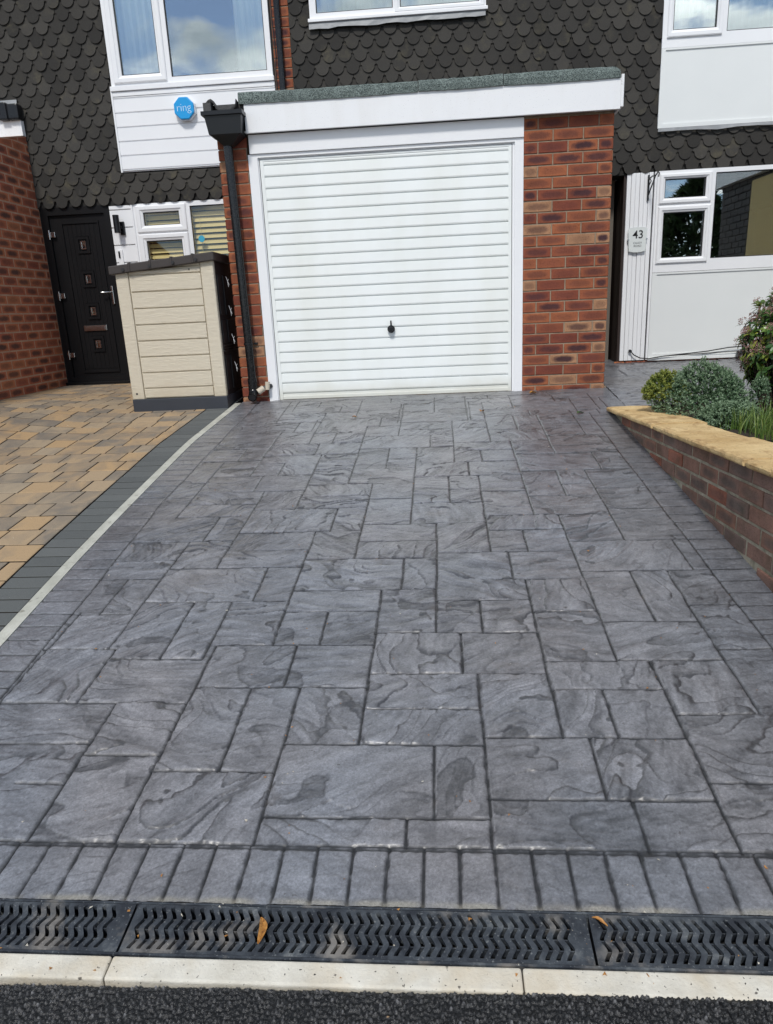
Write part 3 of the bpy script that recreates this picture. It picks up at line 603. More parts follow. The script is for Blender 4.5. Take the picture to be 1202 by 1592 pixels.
def tiles(mb, rect, holes, y, seed=1, phase=0.0):
    """club-ended hanging tiles in half-lapped rows on the wall plane y"""
    r = random.Random(seed); x0, x1, z0, z1 = rect; row = 0; z = z0
    ins = lambda X, Z: any(h[0] < X < h[1] and h[2] < Z < h[3] for h in holes)
    while z < z1:
        x = x0-TW+phase+(TW/2 if row % 2 else 0)
        while x < x1+TW:
            cx = x+TW/2
            if (x0-.04 < cx < x1+.04) and not (ins(cx, z+.04) and ins(cx, z+.1)):
                ro = .058+r.uniform(-.002, .002); dz = r.uniform(-.003, .003); dx = r.uniform(-.003, .003); ta = r.uniform(-.02, .02); fl = r.uniform(0, .003)
                pts = [(-TW/2+.001, .20), (-TW/2+.001, .068), (-ro-.002, .066)]
                for k in range(13):
                    th = math.pi+math.pi*k/12; pts.append((ro*math.cos(th), .058+ro*math.sin(th)))
                pts += [(ro+.002, .066), (TW/2-.001, .068), (TW/2-.001, .20)]
                P = []
                for (a, b) in pts:
                    X = cx+dx+a+ta*(b-.1); Z = z+dz+b-.0; X = min(max(X, x0), x1); Z = max(min(Z, z1), z0-.01)
                    for h in holes:
                        if h[0] < X < h[1] and h[2] < Z < h[3]:
                            ds = [(X-h[0], 0), (h[1]-X, 1), (Z-h[2], 2), (h[3]-Z, 3)]; s = min(ds)[1]
                            if s == 0: X = h[0]
                            elif s == 1: X = h[1]
                            elif s == 2: Z = h[2]
                            else: Z = h[3]
                    t = (b-.0)/.2; P.append((X, y-.027-fl+t*.023, Z))
                n = len(P); c = (r.random(), r.random()**3, r.random()); bk = [(p[0], p[1]+.011, p[2]) for p in P]
                mb.poly(P, 0, c=c)
                for i in range(1, n-2): mb.poly([P[i], bk[i], bk[i+1], P[i+1]], 0, c=c)
            x += TW
        z += TX; row += 1
YH = 1.45
def board_h(mb, x0, x1, z0, z1, y, pitch, zstart, mi=0):
    """horizontal lap cladding with v grooves"""
    zs = [z0]; z = zstart
    while z < z1:
        if z > z0+.01: zs.append(z)
        z += pitch
    zs.append(z1); pts = []
    for a, b in zip(zs[:-1], zs[1:]): pts += [(y+.010, a), (y+.010, a+.004), (y-.001, a+.010), (y, b-.003)]
    pts += [(y+.03, z1), (y+.03, z0)]
    mb.prism(pts, 'x', x0, x1, mi)
def window(parent, rect, panes, y, gl=None, sash=(), depth=.06, name='window', glassmat=None):
    """frame with glass panes and raised opening lights; panes and sash are (x0,x1,z0,z1)"""
    mb = MB(); mb.plate(rect, panes, y, y+depth, 0); f = mb.build(name, [WHITE, RUBBER], parent)
    for s in sash:
        sb = MB(); p = [q for q in panes if s[0] < (q[0]+q[1])/2 < s[1] and s[2] < (q[2]+q[3])/2 < s[3]][0]
        # mitred moulding: four tapered bars
        O = [(s[0], s[2]), (s[1], s[2]), (s[1], s[3]), (s[0], s[3])]; I = [(p[0]-.002, p[2]-.002), (p[1]+.002, p[2]-.002), (p[1]+.002, p[3]+.002), (p[0]-.002, p[3]+.002)]
        prof = [(0, 0), (0, -.012), (.15, -.017), (.62, -.017), (.70, -.011), (1, -.004), (1, .012)]
        for i in range(4):
            j = (i+1) % 4
            for (t0, d0), (t1, d1) in zip(prof[:-1], prof[1:]):
                pt = lambda k, t, d: (O[k][0]+(I[k][0]-O[k][0])*t, y+d, O[k][1]+(I[k][1]-O[k][1])*t)
                sb.poly([pt(i, t0, d0), pt(j, t0, d0), pt(j, t1, d1), pt(i, t1, d1)])
        sb.build('sash', WHITE, f)
    for p in panes:
        gb = MB(); g_ = .007
        gb.plate(p, [(p[0]+g_, p[1]-g_, p[2]+g_, p[3]-g_)], y+.006, y+.014, 0); gb.build('gasket', RUBBER, f)
        gb = MB(); gb.box(p[0], p[1], y+.018, y+.024, p[2], p[3]); gb.build('pane', glassmat or GLASS, f)
    return f
def body(t, parts, mt): 
    mb = MB()
    for b in parts: mb.box(*b)
    return mb.build(t[0], mt, t[1])
# ---- house with the black door (left)
hl = empty('terraced_house', (-4.1, YH, 0), 'left-hand terraced house with black front door, tile-hung upper wall and white boarding', 'house')
WUL = (-3.67, -2.15, 2.85, 4.0); WLL = (-3.65, -2.14, 1.20, 1.815)
tm = MB(); tiles(tm, (-6.3, -2.125, 1.815, 4.35), [(-3.70, -2.1, 2.10, 4.02)], YH, 4, .03); tm.build('hung_tiles', TILE, hl)
mb = MB(); mb.plate((-6.3, -2.125, -.1, 4.35), [(-3.63, -2.18, 2.89, 3.96), (-3.6, -2.16, 1.23, 1.79), (-4.60, -3.91, .0, 1.825)], YH+.002, YH+.25, 0); mb.build('wall', UNDER, hl)
mb = MB(); mb.box(-6.3, -6.1, YH+.25, 6.5, -.1, 4.35); mb.box(-2.3, -2.125, YH+.25, 6.5, -.1, 4.35); mb.box(-6.3, -2.125, 6.5, 6.7, -.1, 4.35); mb.box(-6.1, -2.3, YH+.25, 6.5, 1.95, 2.2); mb.box(-6.1, -2.3, YH+.25, 6.5, -.08, 0.05)
mb.box(-3.86, -3.80, YH+.25, 6.5, .05, 1.95); mb.build('inner_walls', ROOM, hl)
mb = MB(); mb.prism([(1.15, 4.34), (4.0, 6.0), (6.9, 4.34)], 'x', -6.4, -2.12); mb.build('roof', SLATE, hl)
window(hl, (-3.69, -2.14, 2.845, 4.02), [(-3.575, -3.21, 2.93, 3.93), (-3.10, -2.19, 2.892, 3.96)], YH-.03, sash=[(-3.655, -3.145, 2.862, 3.99)])
mb = MB(); mb.box(-3.70, -2.13, YH-.05, YH+.03, 2.80, 2.843, ch=.004); mb.box(-3.70, -2.13, YH-.036, YH+.02, 2.757, 2.797, ch=.003); mb.build('sill', WHITE, hl)
mb = MB(); board_h(mb, -3.70, -2.13, 2.105, 2.755, YH-.032, .1235, 2.12); mb.box(-3.705, -3.69, YH-.04, YH+.02, 2.10, 2.84); mb.build('cladding', WHITE, hl)
window(hl, (-3.655, -2.14, .95, 1.815), [(-3.553, -3.19, 1.61, 1.732), (-3.553, -3.19, 1.06, 1.467), (-3.077, -2.2, 1.06, 1.771)], YH-.012, sash=[(-3.625, -3.118, 1.545, 1.795), (-3.625, -3.118, .99, 1.532)], glassmat=GLASS3)
mb = MB(); board_h(mb, -3.892, -3.665, .1, 1.812, YH-.008, .165, .12); mb.box(-3.668, -3.65, YH-.022, YH+.02, .1, 1.81); mb.build('side_panel', WHITE, hl)
mb = MB(); mb.plate((-3.65, -2.14, .08, .95), [], YH-.01, YH+.02, 0); mb.build('lower_panel', WHITE2, hl)
# black composite door
mb = MB(); mb.plate((-4.60, -3.90, .085, 1.825), [(-4.535, -3.955, .16, 1.755)], YH-.005, YH+.06); mb.box(-4.62, -3.90, YH-.05, YH+.05, .06, .105, ch=.004)
dfr = mb.build('door_frame', DOORBLK, hl)
mb = MB(); mb.plate((-4.533, -3.957, .155, 1.757), [], YH+.02, YH+.06)
for k in range(8):
    x = -4.40+k*.045
    mb.plate((x, x+.0405, .24, 1.66), [(-4.29, -4.15, z-.085, z+.085) for z in (1.465, 1.138, .821, .490)], YH+.016, YH+.022)
mb.plate((-4.425, -4.03, .20, 1.69), [(-4.405, -4.045, .225, 1.67)], YH+.006, YH+.02)
for z in (1.465, 1.138, .821, .490):
    mb.plate((-4.285, -4.152, z-.078, z+.078), [(-4.262, -4.175, z-.055, z+.055)], YH+.004, YH+.02)
dr = mb.build('door', DOORBLK, hl)
for z in (1.465, 1.138, .821, .490):
    mb = MB(); mb.plate((-4.246, -4.191, z-.04, z+.04), [(-4.236, -4.201, z-.030, z+.030)], YH+.007, YH+.02, 0); mb.box(-4.236, -4.201, YH+.012, YH+.016, z-.030, z+.030, 1)
    mb.build('door_light', [CHROME, GLASS], dr)
mb = MB(); mb.box(-4.345, -4.10, YH+.002, YH+.02, .625, .680, ch=.004); mb.box(-4.33, -4.115, YH-.003, YH+.004, .637, .667, ch=.002); mb.build('letter_slot', CHROME, dr)
mb = MB(); mb.box(-4.0, -3.977, YH+.004, YH+.02, .88, 1.06, ch=.005); mb.tube([(-3.99, YH, 1.0), (-3.99, YH-.04, 1.0), (-4.085, YH-.045, 1.0)], .008); mb.build('handle', CHROME, dr)
for z in (1.575, .985, .388):
    mb = MB(); mb.box(-4.56, -4.485, YH-.012, YH+.02, z-.025, z+.025, ch=.004); mb.tube([(-4.54, YH-.016, z-.045), (-4.54, YH-.016, z+.045)], .010); mb.build('hinge', CHROME, dr)
# ---- house 43
hr = empty('terraced_house', (1.4, YH, 0), 'right-hand terraced house numbered 43 with tile-hung wall and plain white window panels', 'house')
WC = (-1.76, -.165, 3.235, 4.35); WU = (1.405, 4.7, 2.185, 4.35)
tm = MB(); tiles(tm, (-1.955, 4.7, 1.815, 4.35), [WC, (1.40, 4.8, 2.19, 4.5), (-1.5, .60, 1.7, 2.12)], YH, 9, .07); tm.build('hung_tiles', TILE, hr)
mb = MB(); mb.plate((-2.125, 4.7, -.1, 4.35), [(-1.72, -.2, 3.28, 3.98), (1.46, 4.5, 2.93, 3.98), (1.47, 4.5, .98, 1.79), (.66, 1.15, -.1, 1.815)], YH+.002, YH+.25, 0); mb.build('wall', UNDER, hr)
mb = MB(); mb.box(-2.122, -1.955, YH-.006, YH+.001, 0, 4.3, 1); bricks(mb, (-2.120, YH-.006, 0), (1, 0, 0), (0, -1, 0), .165, 4.3, 12, off=.06); mb.build('brick_strip', [BRICK, MORTAR], hr)
mb = MB(); mb.box(4.5, 4.7, YH+.25, 6.5, -.1, 4.35); mb.box(-2.125, -1.95, YH+.25, 6.5, -.1, 4.35); mb.box(-1.95, 4.7, 6.5, 6.7, -.1, 4.35); mb.box(-1.95, 4.5, YH+.25, 6.5, 1.95, 2.2)
mb.box(1.02, 1.10, YH+.25, 6.5, -.08, 1.95); mb.box(.56, .64, YH+.25, 6.5, -.08, 1.95); mb.box(1.15, 4.5, YH+.25, 6.5, -.08, .05); mb.build('inner_walls', ROOM, hr)
mb = MB(); mb.prism([(1.15, 4.34), (4.0, 6.0), (6.9, 4.34)], 'x', -2.118, 4.8); mb.build('roof', SLATE, hr)
mb = MB(); mb.tube([(-2.053, YH-.045, 2.3), (-2.053, YH-.045, 4.4)], .030, 14, 0); mb.build('downpipe', PIPE, hr)
mb = MB(); mb.tube([(-2.115, YH-.012, 4.3), (-2.112, YH-.014, 3.3), (-2.10, YH-.016, 3.0), (-2.113, YH-.014, 2.9), (-2.105, YH-.014, 2.4)], .005, 6); mb.build('cable', RUBBER, hr)
window(hr, (-1.76, -.165, 3.262, 4.10), [(-1.70, -1.00, 3.315, 3.95), (-.935, -.225, 3.315, 3.95)], YH-.03, sash=[(-.985, -.18, 3.275, 3.99)])
mb = MB(); mb.box(-1.775, -.15, YH-.06, YH+.03, 3.24, 3.268, ch=.004); s_ = mb.build('sill', WHITE, hr)
def flash(x0, x1, z, parent, seed, d=.05):
    r = random.Random(seed); mb = MB(); n = 18; P = []
    for k in range(n+1):
        x = x0+(x1-x0)*k/n; P.append((x, z-d+r.uniform(-.008, .008), r.uniform(-.004, .004)))
    for k in range(n):
        a, b = P[k], P[k+1]
        mb.poly([(a[0], YH-.052+a[2], a[1]), (b[0], YH-.052+b[2], b[1]), (b[0], YH-.045, z), (a[0], YH-.045, z)])
        mb.poly([(a[0], YH-.052+a[2], a[1]), (a[0], YH-.045+a[2], a[1]), (b[0], YH-.045+b[2], b[1]), (b[0], YH-.052+b[2], b[1])])
    return mb.build('flashing', LEAD, parent)
flash(-1.77, -.17, 3.238, hr, 4); flash(1.40, 4.6, 2.186, hr, 5, .03)
window(hr, (1.40, 4.6, 2.84, 4.10), [(1.49, 1.868, 2.975, 3.95), (1.957, 3.1, 2.94, 3.97), (3.2, 4.5, 2.94, 3.97)], YH-.03, sash=[(1.44, 1.915, 2.915, 4.0)])
mb = MB(); mb.plate((1.400, 4.6, 2.19, 2.838), [(1.437, 4.55, 2.225, 2.822)], YH-.032, YH+.03); mb.box(1.437, 4.55, YH-.022, YH+.03, 2.225, 2.822); mb.build('infill_panel', WHITE2, hr)
window(hr, (1.425, 4.6, .925, 1.828), [(1.498, 1.875, 1.588, 1.755), (1.498, 1.882, 1.055, 1.462), (1.962, 3.2, 1.032, 1.79), (3.3, 4.5, 1.032, 1.79)], YH-.03, sash=[(1.447, 1.925, 1.54, 1.80), (1.447, 1.928, 1.004, 1.515)], glassmat=GLASS2)
mb = MB(); mb.plate((1.425, 4.6, .10, .922), [(1.468, 4.55, .150, .905)], YH-.028, YH+.02); mb.box(1.468, 4.55, YH-.018, YH+.02, .150, .905); mb.box(1.425, 4.6, YH-.045, YH+.02, .085, .115, ch=.004); mb.build('lower_panel', WHITE2, hr)
# ribbed white boarding beside the porch
mb = MB(); x = 1.148; k = 0
while x < 1.39:
    x2 = min(x+.0405, 1.40); mb.box(x+.001, x2-.0015, YH-.020-(.004 if k % 2 else 0), YH+.02, .095, 1.825, ch=.0025); x = x2; k += 1
mb.box(1.402, 1.423, YH-.03, YH+.02, .095, 1.825, ch=.003); mb.build('ribbed_boarding', WHITE, hr)
mb = MB(); bricks(mb, (1.10, YH-.005, -.03), (1, 0, 0), (0, -1, 0), 3.5, .115, 3); mb.build('plinth', BRICKD, hr)
mb = MB()
for k in range(12): y_ = YH+.0+k*.1; mb.box(1.125, 1.146, y_+.002, y_+.097, .05, 1.815, ch=.003)
mb.build('porch_boards', WOODD, hr)
mb = MB(); mb.box(.66, 1.15, YH+.01, YH+1.2, 1.818, 1.85); mb.build('porch_ceiling', WHITE, hr)
mb = MB(); mb.box(.66, 1.14, YH+1.15, YH+1.2, .06, 1.8); mb.build('porch_door', WOODD, hr)
# ---- brick extension at far left
ex = empty('brick_extension', (-4.7, .6, .08), 'red-brown brick side wall with white fascia and black gutter at far left', 'extension')
tz = lambda Y: 2.478-.2205*(YH-Y)          # the wall top falls away from the house
mb = MB(); bricks(mb, (-4.612, -2.2, .078), (0, 1, 0), (1, 0, 0), 3.64, 2.5, 21, heart=(.35, .95), g=.011, proud=.0015, uneven=.0006, off=.1, cap=lambda u: tz(u-2.2)-.078-.004); mb.build('brickwork', BRICKD, ex)
mb = MB(); mb.prism([(-2.2, -.3), (YH-.005, -.3), (YH-.005, tz(YH)), (-2.2, tz(-2.2))], 'x', -4.86, -4.612); mb.build('wall', MORTARL, ex)
mb = MB(); mb.box(-8.5, -4.602, YH-.085, YH-.03, 2.468, 2.612, ch=.003); mb.build('fascia', FASCIA, ex)
mb = MB(); mb.box(-8.5, -4.66, YH-.125, YH-.03, 2.615, 2.735, ch=.02); mb.box(-4.78, -4.70, YH-.14, YH-.03, 2.60, 2.752, ch=.012); mb.box(-4.70, -4.592, YH-.13, YH-.03, 2.60, 2.74, ch=.016); mb.build('gutter', BLACK, ex)
flash(-8.0, -4.63, 2.79, ex, 12, .05)
# ------------------------------------------------------------------ garage
ga = empty('garage', (-.85, 0, 0), 'flat-roofed garage with white up-and-over door between red brick piers', 'garage')
HZ = 2.045
mb = MB(); mb.box(.004, .660, .003, .105, -.12, HZ, 1); bricks(mb, (0, .003, -.0395), (1, 0, 0), (0, -1, 0), .666, HZ+.04, 31, row0=1, off=.0, heart=(.2, 1)); bricks(mb, (.662, 0.0, -.0395), (0, 1, 0), (1, 0, 0), 1.42, HZ+.04, 33, row0=0)
mb.box(.56, .660, .105, 1.44, -.12, HZ, 1); rp = mb.build('brick_pier', [BRICK, MORTAR], ga); rp['label'] = 'wide brick pier right of the garage door'
mb = MB(); mb.box(-2.341, -2.125, .003, .105, -.12, HZ, 1); bricks(mb, (-2.345, .003, -.0395), (1, 0, 0), (0, -1, 0), .227, HZ+.04, 35, row0=0, off=.112, heart=(.1, .8)); bricks(mb, (-2.343, 1.42, -.0395), (0, -1, 0), (-1, 0, 0), 1.42, HZ+.04, 37)
mb.box(-2.341, -2.24, .105, 1.44, -.12, HZ, 1); lp = mb.build('brick_pier', [BRICK, MORTAR], ga); lp['label'] = 'narrow brick pier left of the garage door'
mb = MB(); mb.box(-2.34, .66, -.05, YH-.03, 2.19, 2.246); mb.build('roof', FELTD, ga)
mb = MB(); n = 60
def fz(x): return .004*math.sin(x*2.1)+.003*math.sin(x*5.3+1)
mb.box(-2.10, .690, -.075, -.055, 2.036, 2.238, ch=.0025); mb.box(.690, .712, -.078, 1.40, 2.050, 2.262, ch=.003); mb.box(-2.34, .689, -.055, .0, 2.046, 2.056); mb.build('fascia', FASCIA, ga)
mb = MB(); mb.box(-2.10, .0, -.018, .05, 1.902, 2.036, ch=.003); mb.build('head_panel', WHITE, ga)
# felt edging strips, each with a slightly different sag
rf = random.Random(8)
for (a, b) in ((-2.135, -.787), (-.782, -.163), (-.158, .682)):
    mb = MB(); n = 26; prev = None; sg = rf.uniform(-.004, .004); stp = {-2.135: 0.0, -.782: .007, -.158: .002}[a]
    for k in range(n+1):
        x = a+(b-a)*k/n; t = k/n; zb = 2.236+.008*math.sin(math.pi*t)*(1 if sg > 0 else -.6)+rf.uniform(-.0015, .0015)+(.0 if a < -1 else .004); ztop = 2.312+stp+rf.uniform(-.002, .002)+fz(x)
        if x > .64: ztop -= (x-.64)*.5
        ring = [(x, -.060, zb), (x, -.086-stp*.6+rf.uniform(-.001, .001), zb-.002), (x, -.088-stp*.6, (zb+ztop)/2), (x, -.082, ztop-.010), (x, -.068, ztop), (x, -.02, ztop-.004), (x, .08, 2.262)]
        if prev:
            for i in range(6): mb.poly([prev[i], ring[i], ring[i+1], prev[i+1]][::-1], smooth=False)
        else: mb.poly(ring)
        prev = ring
    mb.poly(prev[::-1]); mb.build('felt_edging', FELT, ga)
# frame and door
mb = MB(); mb.plate((-2.118, 0.0, -.03, 1.900), [(-2.045, -.066, -.1, 1.876)], -.004, .07); mb.plate((-2.052, -.060, -.03, 1.884), [(-2.038, -.083, -.1, 1.868)], .012, .05); mb.build('door_frame', WHITE, ga)
mb = MB(); pts = []; z = .004; pt = .0842; yb = .020
pts = [(yb, .004), (yb-.004, .006), (yb-.004, .030), (yb, .033)]; z = .052; top = 1.862
while z < top-.02:
    pts += [(yb+.001, z-.001), (yb+.007, z), (yb+.007, z+.004), (yb-.004, z+.009), (yb-.006, z+.018), (yb-.002, min(z+pt-.004, top))]; z += pt
pts += [(yb+.05, top), (yb+.05, .004)]
mb.prism(pts, 'x', -2.005, -.112); mb.plate((-2.032, -.088, .004, 1.864), [(-2.005, -.112, .0, 1.85)], .012, .06); gd = mb.build('garage_door', GDOOR, ga)
mb = MB(); mb.tube([(-1.063, .02, .545), (-1.063, -.012, .545)], .030, 20); mb.tube([(-1.063, -.012, .545), (-1.063, -.035, .545), (-1.063, -.042, .545)], [.013, .022, .012], 16); mb.tube([(-1.063, .012, .55), (-1.063, -.004, .575), (-1.063, -.004, .612)], [.008, .007, .006], 10); hd = mb.build('handle', BLACK, gd)
mb = MB(); mb.box(-2.03, -.09, .03, .06, -.02, .004); mb.build('threshold_seal', RUBBER, ga)
# hopper head and downpipe
mb = MB()
def loft(mb, rings, mi=0, cap=(True, True)):
    for a, b in zip(rings[:-1], rings[1:]):
        for i in range(len(a)): j = (i+1) % len(a); mb.poly([a[i], a[j], b[j], b[i]], mi)
    if cap[0]: mb.poly(rings[0][::-1], mi)
    if cap[1]: mb.poly(rings[-1], mi)
def rr(x0, x1, y0, y1, z): return [(x0, y0, z), (x1, y0, z), (x1, y1, z), (x0, y1, z)]
loft(mb, [rr(-2.275, -2.21, -.10, -.03, 1.955), rr(-2.34, -2.14, -.155, -.012, 2.010), rr(-2.362, -2.118, -.165, -.008, 2.022), rr(-2.382, -2.104, -.175, -.006, 2.145), rr(-2.385, -2.10, -.178, -.006, 2.147), rr(-2.402, -2.090, -.19, -.004, 2.149), rr(-2.402, -2.090, -.19, -.004, 2.176)])
hp = mb.build('hopper', BLACK, ga)
mb = MB(); ln = [(-2.252, -.065, 1.99), (-2.236, -.065, .155)]
mb.tube(ln, .0345, 20); mb.tube([(-2.236, -.065, .20), (-2.236, -.065, .10)], .040, 20)
mb.tube([(-2.236, -.065, .12), (-2.236, -.075, .085), (-2.236, -.105, .058), (-2.236, -.135, .045)], [.037, .037, .037, .036], 20, cap=False); mb.tube([(-2.236, -.10, .066), (-2.236, -.134, .046)], .030, 20, 1)
dp = mb.build('downpipe', [PIPE, RUBBER], ga)
mb = MB(); mb.tube([(-2.24, -.065, .47), (-2.24, -.065, .49)], .039, 20); mb.box(-2.205, -2.175, -.03, .0, .472, .488); mb.build('pipe_clip', BLACK, dp)
# crumpled felt lining in the hopper
mb = MB(); rg = random.Random(5); n = 22; prof = [(-2.39, 2.17), (-2.388, 2.235), (-2.372, 2.250), (-2.350, 2.268), (-2.330, 2.266), (-2.312, 2.248), (-2.295, 2.222), (-2.270, 2.200), (-2.235, 2.192), (-2.19, 2.192), (-2.165, 2.205), (-2.15, 2.228), (-2.142, 2.26)]
pr = None
for (x, z) in prof:
    ring = [(x+rg.uniform(-.003, .003), yv+rg.uniform(-.004, .004), z+rg.uniform(-.005, .005)+dzz) for (yv, dzz) in ((-.13, -.016), (-.135, 0), (-.10, .004), (-.05, .002), (-.02, 0), (-.02, -.016))]
    if pr:
        for i in range(5): mb.poly([pr[i], ring[i], ring[i+1], pr[i+1]][::-1])
    pr = ring
mb.box(-2.388, -2.33, -.155, -.03, 2.165, 2.24); mb.build('felt_lining', FELTD, ga)
# ------------------------------------------------------------------ channel drain
dc = empty('drain_channel', P3(-.87, -4.82), 'dark plastic drain channel running under the three grates', 'drain')
def xyz(xp, yp, z):          # point on the ramp, z measured up from it
    X, Y = toXY(xp, yp); return (X, Y, .113*Y+z)
def rbox(mb, x0, x1, y0, y1, z0, z1, mi=0):
    V = [xyz(x, y, z) for z in (z0, z1) for y in (y0, y1) for x in (x0, x1)]
    mb.mesh(V, [(0, 2, 3, 1), (4, 5, 7, 6), (0, 1, 5, 4), (2, 6, 7, 3), (0, 4, 6, 2), (1, 3, 7, 5)], mi)
mb = MB(); rbox(mb, -2.35, .60, -4.7635, -4.7585, -.10, .0005); rbox(mb, -2.35, .60, -4.8795, -4.8745, -.10, .0005); rbox(mb, -2.35, .60, -4.8745, -4.7635, -.11, -.10)
rbox(mb, -2.35, .60, -4.7675, -4.7635, -.10, -.004); rbox(mb, -2.35, .60, -4.8745, -4.8705, -.10, -.004); mb.build('channel', GRATE, dc)
mb = MB(); rbox(mb, -2.35, .60, -4.870, -4.768, -.099, -.085); mb.build('silt', JOINT, dc)
GY0, GY1 = -4.8735, -4.7645; s0, s1 = -4.8655, -4.7725
def grate(x0, x1, label):
    mb = MB(); T = .0; D = -.009
    def slab_(q):      # polygon prism on the ramp
        n = len(q); A = [xyz(x, y, T) for x, y in q]; B = [xyz(x, y, D) for x, y in q]
        mb.poly(A); [mb.poly([B[i], B[(i+1) % n], A[(i+1) % n], A[i]]) for i in range(n)]
    x0 += .0018; x1 -= .0018
    slab_([(x0, GY0), (x1, GY0), (x1, s0), (x0, s0)]); slab_([(x0, s1), (x1, s1), (x1, GY1), (x0, GY1)])
    pitch = .02145; sw = .0090; am = .0112; ys = [s1-(s1-s0)*k/16 for k in range(17)]; dx = [am*(.62*(.5-.5*math.cos(math.pi*k/4))+.38*(1-abs((k/4) % 2-1))) for k in range(17)]
    n = int((x1-x0-.03)/pitch); st = x0+(x1-x0-n*pitch)/2
    lx = lambda k: [st+k*pitch+d-am/2 for d in dx]
    for k in range(n+1):
        L_ = [x+sw/2 for x in lx(k-1)] if k > 0 else [x0]*17; R_ = [x-sw/2 for x in lx(k)] if k < n else [x1]*17
        if k == n: L_ = [x+sw/2 for x in lx(n-1)]
        for i in range(16): slab_([(L_[i+1], ys[i+1]), (R_[i+1], ys[i+1]), (R_[i], ys[i]), (L_[i], ys[i])])
    for k in range(n):      # small raised nibs over the slot ends
        c = st+k*pitch-am/2; mb.tube([xyz(c, s1+.003, -.001), xyz(c, s1+.003, .0012)], .0030, 8)
    for y in ys[4:16:4]: rbox(mb, x0, x1, y-.0012, y+.0012, -.022, -.0045)
    for i in (0, 8): rbox(mb, x0, x1, ys[i+4]+.004, ys[i]-.008, -.030, -.024)
    rbox(mb, x0, x0+.0015, GY0, GY1, -.03, -.001); rbox(mb, x1-.0015, x1, GY0, GY1, -.03, -.001)
    o = mb.build('drain_grate', GRATE); return tag(o, label, 'drain grate', 'chevron-slotted drain grates across the foot of the drive')
grate(-2.33, -1.362, 'left-hand chevron-slotted grey drain grate, cut off by the left edge of the photo')
grate(-1.360, -.389, 'middle chevron-slotted grey drain grate, with the curled orange leaf lying on it')
grate(-.387, .585, 'right-hand chevron-slotted grey drain grate, with the dry twig-like leaf at its left end')
# ------------------------------------------------------------------ leaves
def leaf(name, pos, ln, wd, ang, mt, label, curl=.2, lift=.004, seed=1):
    r = random.Random(seed); mb = MB(); n = 9; base = Vector(pos); ca, sa = math.cos(ang), math.sin(ang); rows = []
    for k in range(n+1):
        t = k/n; w_ = wd*math.sin(math.pi*min(1, t*.93+.05))**.7; cx = (t-.5)*ln; off_ = math.sin(t*math.pi)*ln*curl; row = []
        for s in (-1, -.5, 0, .5, 1):
            u = cx; v = off_+s*w_/2; z = lift+abs(s)*w_*.35+math.sin(t*5)*.002+r.uniform(-.0006, .0006)
            row.append((base.x+u*ca-v*sa, base.y+u*sa+v*ca, base.z+z))
        rows.append(row)
    for a, b in zip(rows[:-1], rows[1:]):
        for i in range(4): mb.poly([a[i], a[i+1], b[i+1], b[i]], smooth=True)
    dn = [[(p[0], p[1], p[2]-.0008) for p in row] for row in rows]
    for a, b in zip(dn[:-1], dn[1:]):
        for i in range(4): mb.poly([a[i], b[i], b[i+1], a[i+1]], smooth=True)
    return tag(mb.build(name, mt), label, 'leaf', 'fallen leaves')
leaf('fallen_leaf', xyz(-1.072, -4.822, .002),   .068, .017, 1.72, LEAFD, 'curled orange-brown leaf on the middle drain grate', -.12, seed=2)
leaf('fallen_leaf', xyz(-.365, -4.785, .003), .034, .008, -.62, LEAFD, 'small dry twig-like leaf on the joint of the right-hand drain grate', .05, seed=3)
leaf('fallen_leaf', P3(.075, -.135, .004), .06, .04, .3, LEAFD, 'brown leaf at the foot of the wide brick pier', .1, .008, 4)
leaf('fallen_leaf', P3(-.366, -.66, .004), .04, .035, 1.0, LEAFD, 'small brown leaf in front of the right end of the garage door', .1, .008, 5)
leaf('fallen_leaf', P3(.33, -.80, .004), .06, .028, .5, LEAFG, 'green leaf lying on the drive in front of the brick pier', .15, .008, 6)
leaf('fallen_leaf', P3(-1.325, -.68, .004), .035, .02, 0, LEAFD, 'tiny orange leaf in front of the left end of the garage door', .1, .004, 7)
